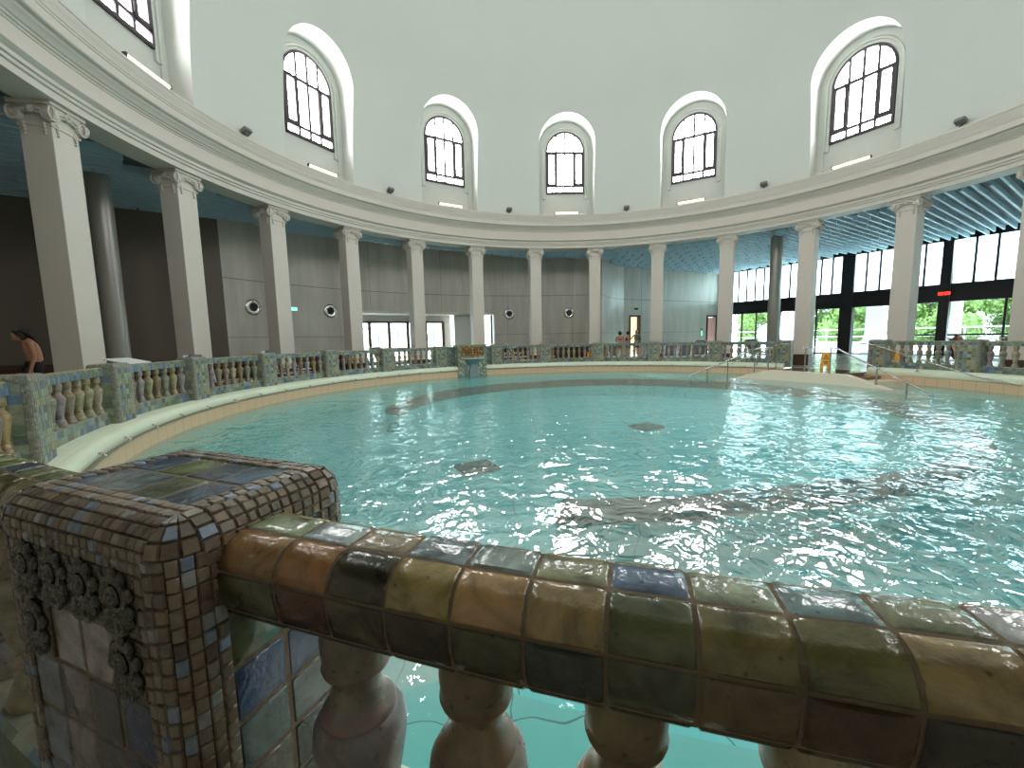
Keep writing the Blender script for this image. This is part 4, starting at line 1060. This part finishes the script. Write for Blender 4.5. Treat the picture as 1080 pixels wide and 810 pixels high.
for b_ in range(6):
    u0, u1 = CU[b_]+.25, CU[b_+1]-.25
    fr = MB(); n = 6 if b_ < 3 else 5
    for i in range(1, n): uu = u0+(u1-u0)*i/n; fbox(fr, uu-.05, uu+.05, 0, .09, 3.9, 6.2)
    for u in low_mull[b_]: fbox(fr, u-.045, u+.045, .0, .08, .05, 2.93)
    if b_ >= 3 or b_ == 2: fbox(fr, u0+(2.2 if b_ == 2 else 0), u1, .0, .1, 1.08, 1.18)
    if b_ == 3: fbox(fr, CU[3]+.02, CU[3]+.12, -.05, .1, 0, 2.93)
    o = tag(fr.build('window_%d' % (13+b_), M['dark_metal']), kind='structure')
    g = MB(); fbox(g, u0, u1, .04, .05, 3.88, 6.22); g.build('ribbed_pane', M['ribbed'], o)
    g = MB(); fbox(g, u0, u1, .04, .05, .05, 2.95); g.build('clear_pane', M['glass'], o)
# red digits on the black transom
t = empty('led_clock', (0, 0, 0)); t.matrix_world = FM @ Matrix.Translation((12.99, -.14*SGN, 3.38)) @ (Matrix.Rotation(pi, 4, 'Z') if SGN < 0 else Matrix.Identity(4)); tag(t, 'red glowing digits of a small clock on the black window transom', 'clock')
b = MB(); b.bevbox((-.30, -.05, -.10), (.30, .0, .10), .01); b.build('case', M['black'], t)
SEG = {'0': 'abcdef', '1': 'bc', '2': 'abged', '9': 'abcdfg', '6': 'acdefg'}
g = MB(); Wd, Hd, th = .085, .13, .022
for i, ch in enumerate('0269'):
    x = -.23+.115*i+(.02 if i > 1 else 0)
    for s_ in SEG[ch]:
        z = {'a': (Hd/2, 0), 'g': (0, 0), 'd': (-Hd/2, 0)}.get(s_)
        if z: g.box((x, -.06, z[0]-th/2), (x+Wd, -.05, z[0]+th/2))
        else:
            xx = x if s_ in 'ef' else x+Wd-th; z0 = 0 if s_ in 'bf' else -Hd/2
            g.box((xx, -.06, z0), (xx+th, -.05, z0+Hd/2))
g.build('digits', M['led'], t)
# outdoors
g = MB(); fbox(g, -25, 45, .35, 60, -.4, -.06); tag(g.build('terrace', M['terrace']), kind='structure')
g = MB(); g.box((-60, 20, -.6), (10, 70, -.14)); tag(g.build('ground', M['terrace']), kind='structure')
def beyond(u, D):                                          # where the sight line through facade position u lands D metres further out
    pt = FA+FU*u; c = Vector(CAMXY); v = pt-c; k = (v.dot(FN)+D)/v.dot(FN); q = c+v*k; return (q-FA).dot(FU)
posts = ((5.56, 6.33, 'left'), (9.65, 10.56, 'middle'), (13.1, 13.7, 'right'))
for a, b_, txt in posts:
    ua, ub = beyond(a, 2.6), beyond(b_, 2.6); c, hw_ = (ua+ub)/2, (ub-ua)/2*.9
    t = empty('terrace_pillar'); t.matrix_world = FM @ Matrix.Translation((c, 2.6*SGN, -.06)); tag(t, 'white terrace pillar outside the glass front, %s one of three' % txt, 'pillar', 'white pillars on the terrace')
    q = MB(); q.bevbox((-hw_, -hw_, 0), (hw_, hw_, 4.2), .02); q.build('shaft', M['facade_white'], t)
    q = MB(); q.lathe([(hw_*1.75, 0), (hw_*1.75, .75), (hw_*1.6, .95), (hw_*1.42, 1.25)], n=4, M=Matrix.Rotation(pi/4, 4, 'Z')); q.build('foot', M['facade_white'], t)
t = empty('terrace_fence'); t.matrix_world = FM @ Matrix.Translation((0, 4.6*SGN, -.06)); tag(t, 'white horizontal bar fence along the terrace outside the glass front', 'fence')
q = MB(); q.box((-6, -.08, 0), (40, .08, .75)); q.build('parapet', M['facade_white'], t)
q = MB()
for z in (1.12, 1.62): q.box((-6, -.03, z-.035), (40, .03, z+.035))
q.build('rail', M['white'], t)
pp = None
for i in range(12):
    if pp is None: q = MB(); q.box((-.035, -.035, .7), (.035, .035, 1.68)); o = pp = q.build('post', M['white'], t)
    else: o = pp.copy(); COL.objects.link(o)
    o.location = (-5+3.6*i, 0, 0)
def tree_proto(seed, h, rad):
    rn = random.Random(seed); t = empty('terrace_tree')
    q = MB(); q.tube([(0, 0, -.3), (.05, 0, h*.3), (-.05, .05, h*.55), (.05, 0, h*.8)], .1, 8, rs=[.16, .13, .1, .04])
    for i in range(7):
        a = rn.uniform(0, 6.28); q.tube([(0, 0, h*(.3+.06*i)), (rad*.5*cos(a), rad*.5*sin(a), h*(.42+.06*i)), (rad*.8*cos(a), rad*.8*sin(a), h*(.5+.06*i))], .04, 6, rs=[.07, .04, .015])
    q.build('trunk', M['bark'], t, smooth=50)
    q = MB(); blobs = []
    for i in range(26):
        a, rr, z = rn.uniform(0, 6.28), rad*sqrt(rn.random())*.85, h*rn.uniform(.12, .92); k = 1-abs(z/h-.5)*.7
        blobs.append((rr*k*cos(a), rr*k*sin(a), z, rad*rn.uniform(.28, .45)))
    for i in range(15000):
        b = rn.choice(blobs); v = Vector((rn.gauss(0, 1), rn.gauss(0, 1), rn.gauss(0, 1))).normalized()
        p_ = Vector(b[:3])+v*b[3]*rn.uniform(.6, 1.1)
        x = v.orthogonal().normalized(); x = (Matrix.Rotation(rn.uniform(0, 6.28), 3, v) @ x); y = v.cross(x); x = (x+v*rn.uniform(-.6, .6)).normalized()
        l, w_ = rn.uniform(.14, .26), rn.uniform(.05, .10)
        q.add([p_, p_+x*l*.5+y*w_, p_+x*l, p_+x*l*.5-y*w_], [(0, 1, 2, 3)])
    for b in blobs: q.ball(b[:3], b[3]*.62, n=7)
    q.build('crown', M['leaf'], t, fixn=False); return t
tp = [tree_proto(1, 6.4, 2.3), tree_proto(2, 5.6, 2.6)]
tree_txt = ['seen through the glass doors at the left end', 'left of the left white pillar', 'right of the left white pillar', 'left of the middle white pillar', 'right of the middle white pillar', 'behind the second column from the right', 'left below the red digits', 'right below the red digits', 'behind the rightmost column']
for i, u in enumerate((-1.5, 4.2, 8.0, 11.2, 14.6, 18.0, 21.3, 24.8, 28.5)):
    t = tp[i] if i < 2 else copy_tree(tp[i % 2])
    t.matrix_world = FM @ Matrix.Translation((u, (8.2+(i*1.7 % 2.3))*SGN, -.06)) @ Matrix.Rotation(i*1.3, 4, 'Z') @ Matrix.Scale(1+.08*((i*5) % 3-1), 4)
    tag(t, 'leafy tree beyond the terrace, '+tree_txt[i], 'tree', 'trees beyond the terrace')
# pale house opposite the lobby doors
BO = La+(lu*LL*.5)+Vector((-lu.y, lu.x))*11; BMx = Matrix.Translation((BO.x, BO.y, -.15)) @ Matrix.Rotation(atan2(lu.y, lu.x), 4, 'Z')
t = empty('neighbour_house'); t.matrix_world = BMx; tag(t, 'white house seen through the lobby glass doors', 'house')
q = MB(); q.box((-14, 0, 0), (14, 6, 9)); q.build('wall', M['facade_white'], t)
q = MB(); q.box((-14.1, -.06, 0), (14.1, .0, 1.0)); q.build('base_course', M['beige'], t)
wp = None
for x in (-3.0, 5.3):
    if wp is None: q = MB(); q.box((-.24, -.05, 1.5), (.24, .05, 2.1)); o = wp = q.build('window', M['grey'], t)
    else: o = wp.copy(); COL.objects.link(o)
    o.location.x = x

# ------------------------------------------------------------------ loungers behind the balustrade
def lounger():
    t = empty('pool_lounger'); fr = MB(); W_ = .30
    for s in (-1, 1):
        fr.tube([(s*W_, -.95, .36), (s*W_, .30, .36), (s*W_, .78, 1.08)], .022, 8)
        fr.tube([(s*W_, -.80, .36), (s*W_, -.86, 0)], .02, 8); fr.tube([(s*W_, .30, .36), (s*W_, .42, 0)], .02, 8)
        fr.tube([(s*(W_+.03), -.1, .58), (s*(W_+.03), .42, .58)], .022, 8); fr.tube([(s*(W_+.03), -.1, .58), (s*(W_+.03), -.14, .36)], .018, 8)
    fr.tube([(-W_, .78, 1.08), (W_, .78, 1.08)], .022, 8); fr.tube([(-W_, -.95, .36), (W_, -.95, .36)], .022, 8)
    fr.build('frame', M['white'], t, smooth=50)
    f = MB(); g = []
    for y, z in ((-.94, .37), (-.3, .34), (.28, .365), (.5, .69), (.76, 1.05)): g.append([(-W_+.01, y, z), (W_-.01, y, z), (W_-.01, y, z+.018), (-W_+.01, y, z+.018)])
    f.grid(g, wrap=True); 
    for e in (g[0], g[-1]): f.add(e, [(0, 1, 2, 3)])
    f.build('sling', M['fabric'], t, smooth=60)
    p_ = MB(); p_.bevbox((-.2, .62, 1.0), (.2, .70, 1.12), .03, M=Matrix.Translation((0, .04, -.01))); p_.build('head_pad', M['fabric'], t)
    return t
lg = None
for a, r, rz, txt in ((-84.5, 11.3, 0, 'peeking over the rail between the second and third column'), (-70.5, 11.4, 15, 'peeking over the rail right of the third column'), (-64, 13.4, 10, 'seen through the balusters between the third and fourth column'), (-46.5, 13.6, 20, 'first one in front of the lobby doors'), (-43, 13.6, 12, 'second one in front of the lobby doors'), (-15, 13.2, 100, 'white framed, right of the fountain bay'),
                     (-11.5, 13.2, 95, 'seen left of the pier below the middle window'), (-5.2, 13.4, 10, 'seen right of the pier below the middle window'), (9.3, 13.0, 0, 'below the left bather'), (11.4, 13.1, 0, 'below the middle bather'), (25, 12.9, 0, 'leftmost grey one before the plain blue wall'), (28, 13, 0, 'second grey one before the plain blue wall'), (31, 13.1, 0, 'third grey one before the plain blue wall'),
                     (42, 14.2, 40, 'between the gate and the round post'), (45.5, 14.4, 30, 'just left of the gate pier'), (74, 13.6, 80, 'seen through the balusters under the red digits'), (78.5, 13.8, 60, 'seen beside the pier with the seated bather'), (85.5, 13.6, 80, 'seen at the right edge of the photo')):
    t = copy_tree(lg) if lg else lounger(); lg = lg or t
    t.location = pol(r, a, 0); t.rotation_euler.z = -radians(a)+radians(rz); t.scale.z = .86 if 5 < a < 35 and a != 31 else 1
    tag(t, 'sling pool lounger behind the balustrade, '+txt, 'lounger', 'loungers around the pool')
# white board on the balustrade, dark bench
t = empty('information_board', *face_centre(10.72, -103.6, 0)); tag(t, 'white slanted information board behind the rail near the leftmost column', 'board')
b = MB(); b.bevbox((-.34, -.2, -.012), (.34, .2, .012), .006, M=Matrix.Translation((0, 0, 1.10)) @ Matrix.Rotation(radians(14), 4, 'X')); b.build('panel', M['white'], t)
b = MB(); b.tube([(0, 0, 0), (0, 0, 1.08)], .035, 12); b.lathe([(.16, 0), (.16, .015), (.04, .03)], n=20); b.build('post', M['steel'], t, smooth=40)
t = empty('massage_bench', (-15.3, -2.6, 0), radians(52)); tag(t, 'low dark bench with pale top beside the bending bather', 'bench')
b = MB(); b.bevbox((-.9, -.33, .86), (.9, .33, .92), .02); b.build('top', M['grey'], t)
b = MB(); b.bevbox((-.8, -.27, .0), (.8, .27, .86), .02); b.build('body', M['black'], t)
b = MB()
for s in (-1, 1): b.tube([(s*.86, -.33, 0), (s*.86, -.33, .93), (s*.86, .33, .93), (s*.86, .33, 0)], .018, 8)
b.build('tube_frame', M['steel'], t, smooth=50)

# ------------------------------------------------------------------ bathers
def person(label, loc, heading, J, H=1.75, skin='skin', suit=(), hair='hair', hair_fn=None, hair_extra=None):
    """one continuous skinned body; heading = direction the front faces in degrees (0 = +Y, clockwise)"""
    k = H/1.75; V_ = []; E_ = []; R_ = []
    def nd(p, r, par=None):
        V_.append(Vector(p)*k); R_.append(((r if isinstance(r, tuple) else (r, r)))); i = len(V_)-1
        if par is not None: E_.append((par, i))
        return i
    g = lambda n: J[n]
    pel = nd(g('pelvis'), .125); be = nd(g('belly'), .118, pel); ch = nd(g('chest'), .142, be); nb_ = nd(g('neckbase'), .075, ch); nk = nd(g('neck'), .052, nb_)
    h1 = nd(g('jaw'), .070, nk); h2 = nd(g('head'), .092, h1); h3 = nd(g('crown'), .070, h2)
    f = Vector(g('face')); up = (Vector(g('crown'))-Vector(g('jaw'))).normalized(); sd = f.cross(up).normalized(); mid = Vector(g('jaw')).lerp(Vector(g('head')), .55)
    nd(mid+f*.108, .013, h1)
    for s in (-1, 1): nd(mid+sd*s*.092+up*.01, .014, h1)
    for s, n in ((-1, 'l'), (1, 'r')):
        hp = nd(g('hip_'+n), .092, pel); kn = nd(g('knee_'+n), .056, hp); mc = nd(Vector(g('knee_'+n)).lerp(Vector(g('ankle_'+n)), .3), .054, kn); an = nd(g('ankle_'+n), .036, mc)
        fd = Vector(g('foot_'+n)); a0 = Vector(g('ankle_'+n)); nd(a0-fd*.05+Vector((0, 0, -.05)), .030, an); to = nd(a0+fd*.12+Vector((0, 0, -.055)), .034, an); nd(a0+fd*.19+Vector((0, 0, -.065)), .022, to)
        sh = nd(g('shoulder_'+n), .056, nb_); ua = nd(Vector(g('shoulder_'+n)).lerp(Vector(g('elbow_'+n)), .4), .046, sh); el = nd(g('elbow_'+n), .036, ua); fa_ = nd(Vector(g('elbow_'+n)).lerp(Vector(g('wrist_'+n)), .35), .037, el); wr = nd(g('wrist_'+n), .025, fa_)
        d = (Vector(g('wrist_'+n))-Vector(g('elbow_'+n))).normalized(); w_ = Vector(g('wrist_'+n)); ax = d.cross(Vector((s, 0, .2))).normalized()
        pm = nd(w_+d*.055, (.034, .020), wr)
        inn = ax.cross(d).normalized()*(-s)
        for q in range(4):
            o = ax*(-.027+.018*q); ln = (.066, .078, .072, .056)[q]
            b1 = nd(w_+d*.098+o, .0092, pm); b2 = nd(w_+d*(.098+ln*.5)+o*1.05+inn*.012, .0085, b1); nd(w_+d*(.098+ln*.9)+o*1.05+inn*.034, .0075, b2)
        t1 = nd(w_+d*.035-ax*.036, .011, wr); nd(w_+d*.075-ax*.055+inn*.01, .009, t1)
    me = bpy.data.meshes.new('person'); me.from_pydata(V_, E_, [])
    o = bpy.data.objects.new('person', me); COL.objects.link(o)
    o.modifiers.new('skin', 'SKIN'); ss = o.modifiers.new('sub', 'SUBSURF'); ss.levels = ss.render_levels = 2
    for i, r in enumerate(R_): me.skin_vertices[0].data[i].radius = (r[0]*k, r[1]*k); me.skin_vertices[0].data[i].use_root = (i == 0)
    o.modifiers['skin'].use_smooth_shade = True
    dgx = bpy.context.evaluated_depsgraph_get(); m2 = bpy.data.meshes.new_from_object(o.evaluated_get(dgx)); o.modifiers.clear(); o.data = m2
    m2.materials.clear(); m2.materials.append(M[skin]); o.data.name = 'person_body'
    m2.polygons.foreach_set('use_smooth', [True]*len(m2.polygons))
    o.location = loc; o.rotation_euler.z = -radians(heading); tag(o, label, 'person')
    def shell(name, pred, off, m):
        b = MB(); idx = {}
        nrm = m2.vertex_normals
        fs = [p_ for p_ in m2.polygons if pred(p_.center/k)]
        if not fs: return
        for p_ in fs:
            for vi in p_.vertices:
                if vi not in idx: idx[vi] = len(idx)
        vs = [None]*len(idx); vo = [None]*len(idx)
        for vi, q in idx.items(): vs[q] = m2.vertices[vi].co+nrm[vi].vector*off; vo[q] = m2.vertices[vi].co-nrm[vi].vector*.004
        b.add(vs+vo, [tuple(idx[v] for v in p_.vertices) for p_ in fs])
        # close the hems
        cnt = {}
        for p_ in fs:
            vv = [idx[v] for v in p_.vertices]
            for i in range(len(vv)): e = (vv[i], vv[(i+1) % len(vv)]); cnt[tuple(sorted(e))] = cnt.get(tuple(sorted(e)), 0)+1
        n_ = len(idx)
        for e, c_ in cnt.items():
            if c_ == 1: b.f.append((e[0], e[1], e[1]+n_, e[0]+n_)); b.c.append((1, 1, 1, 1)); b.m.append(0)
        b.build(name, m, o, smooth=60)
    for name, pred, off, m in suit: shell(name, pred, off, m)
    hd = Vector(g('head')); 
    hf = hair_fn or (lambda c: (c-hd).dot(up) > -.11 and ((c-hd).dot(f) < .02 or (c-hd).dot(up) > .05) and (c-hd).length < .17 and abs((c-hd).dot(sd)) < .11)
    shell('hair', hf, .014, M[hair])
    if hair_extra:
        b = MB(); hair_extra(b, k); b.build('hair_length', M[hair], o, smooth=60)
    for s in (-1, 1):
        b = MB(); b.ball((mid+f*.083+sd*s*.032+up*.035)*k, .012*k, n=6); b.build('eye', M['black'], o, smooth=60)
    b = MB(); c = (mid+f*.086-up*.045)*k; b.ball(c, (.022*k, .010*k, .007*k), n=6); b.build('mouth', simple('lips', srgb(150, 80, 74), .5), o, smooth=60)
    return o
def stand(**kw):
    J = dict(pelvis=(0, 0, .97), belly=(0, .01, 1.10), chest=(0, 0, 1.27), neckbase=(0, -.01, 1.43), neck=(0, -.005, 1.50), jaw=(0, .015, 1.57), head=(0, .005, 1.645), crown=(0, -.01, 1.695), face=(0, 1, 0),
             hip_l=(-.095, 0, .90), hip_r=(.095, 0, .90), knee_l=(-.10, .02, .49), knee_r=(.10, .02, .49), ankle_l=(-.105, -.01, .09), ankle_r=(.105, -.01, .09), foot_l=(-.15, .98, 0), foot_r=(.15, .98, 0),
             shoulder_l=(-.175, -.01, 1.395), shoulder_r=(.175, -.01, 1.395), elbow_l=(-.23, -.03, 1.11), elbow_r=(.23, -.03, 1.11), wrist_l=(-.23, .05, .87), wrist_r=(.23, .05, .87))
    J.update(kw); return J
trunks = lambda lo=.78, hi=1.04: (lambda c: lo < c.z < hi and abs(c.x) < .215)
band = lambda lo, hi: (lambda c: lo < c.z < hi and abs(c.x) < .165)
toward = lambda p_: math.degrees(atan2(CAMXY[0]-p_[0], CAMXY[1]-p_[1]))
p1 = (3.10, 13.05, 0); p2 = (3.56, 13.15, 0); p3 = (4.02, 12.95, 0)
person('person in a dark bikini seen from behind, left of the three by the lit doorway', p1, toward(p1)+180+8, stand(elbow_l=(-.24, .05, 1.14), wrist_l=(-.06, .20, 1.14), elbow_r=(.24, .05, 1.14), wrist_r=(.07, .22, 1.10)), 1.70,
       suit=(('bikini_bottom', trunks(.84, .99), .006, M['swim']), ('bikini_top', band(1.235, 1.29), .006, M['swim'])), hair_extra=lambda b, k: b.ball((0, -.085*k, 1.70*k), .06*k))
person('person in a dark bikini turned sideways, middle one of the three by the lit doorway', p2, toward(p2)+100, stand(elbow_l=(-.22, -.12, 1.14), wrist_l=(-.20, .06, 1.0), elbow_r=(.20, -.14, 1.16), wrist_r=(.20, .05, 1.05)), 1.72,
       suit=(('bikini_bottom', trunks(.80, 1.02), .006, M['swim']), ('bikini_top', band(1.20, 1.31), .006, M['swim'])), hair_extra=lambda b, k: b.ball((0, -.09*k, 1.66*k), .05*k))
person('person in a teal top and black shorts, right of the three by the lit doorway', p3, toward(p3)-15, stand(elbow_l=(-.22, -.05, 1.12), elbow_r=(.34, -.06, 1.16), wrist_r=(.44, .02, .93)), 1.78,
       suit=(('shorts', trunks(.74, 1.03), .008, M['swim']), ('shirt', lambda c: 1.12 < c.z < 1.45 and -.25 < c.x < .12, .010, M['swim_blue'])))
pl_ = (-13.36, -1.48, 0); hdg = math.degrees(atan2(-.65, -.76))
tilt = dict(belly=(0, .02, 1.11), chest=(0, .05, 1.28), neckbase=(0, .09, 1.42), neck=(0, .13, 1.47), jaw=(0, .20, 1.51), head=(0, .215, 1.58), crown=(0, .19, 1.635), face=(0, .8, -.6),
            shoulder_l=(-.175, .06, 1.395), shoulder_r=(.175, .06, 1.395), elbow_l=(-.22, .03, 1.11), elbow_r=(.22, .07, 1.11), wrist_l=(-.21, .10, .87), wrist_r=(.20, .19, .90))
person('person in black trunks with long dark hair, bending forward at the left edge', pl_, hdg, stand(**tilt), 1.86, suit=(('trunks', trunks(.80, 1.03), .008, M['swim']),),
       hair_extra=lambda b, k: b.tube([(0, .19*k, 1.65*k), (0, .10*k, 1.61*k), (0, .02*k, 1.52*k), (0, -.04*k, 1.40*k)], .06, 10, rs=[.07, .085, .06, .02]))
ps = (12.45, 3.95, 0)
sit = stand(pelvis=(0, 0, .45), belly=(0, -.02, .58), chest=(0, -.03, .75), neckbase=(0, -.03, .91), neck=(0, -.02, .98), jaw=(0, .01, 1.05), head=(0, .0, 1.12), crown=(0, -.015, 1.165), hip_l=(-.095, .05, .42), hip_r=(.095, .05, .42), knee_l=(-.12, .46, .46), knee_r=(.12, .46, .46),
            ankle_l=(-.12, .46, .09), ankle_r=(.12, .46, .09), shoulder_l=(-.175, -.03, .875), shoulder_r=(.175, -.03, .875), elbow_l=(-.23, .06, .62), elbow_r=(.23, .06, .62), wrist_l=(-.15, .28, .56), wrist_r=(.15, .28, .56))
person('person with auburn hair sitting behind the pier near the right edge, head peeking over', ps, toward(ps)-70, sit, 1.80, hair='hair_red', suit=(('swimsuit', lambda c: .36 < c.z < .80 and abs(c.x) < .165 and c.y < .16, .008, M['swim']),))
t = empty('pool_stool', ps, 0); tag(t, 'low white stool under the seated bather behind the pier', 'stool')
b = MB(); b.lathe([(.19, .30), (.20, .31), (.20, .345), (.18, .355)], n=24); b.build('seat', M['white'], t, smooth=40)
for s in range(4):
    b = MB(); b.tube([(.13*cos(s*pi/2+.7), .13*sin(s*pi/2+.7), .31), (.18*cos(s*pi/2+.7), .18*sin(s*pi/2+.7), 0)], .018, 8); b.build('leg', M['white'], t)
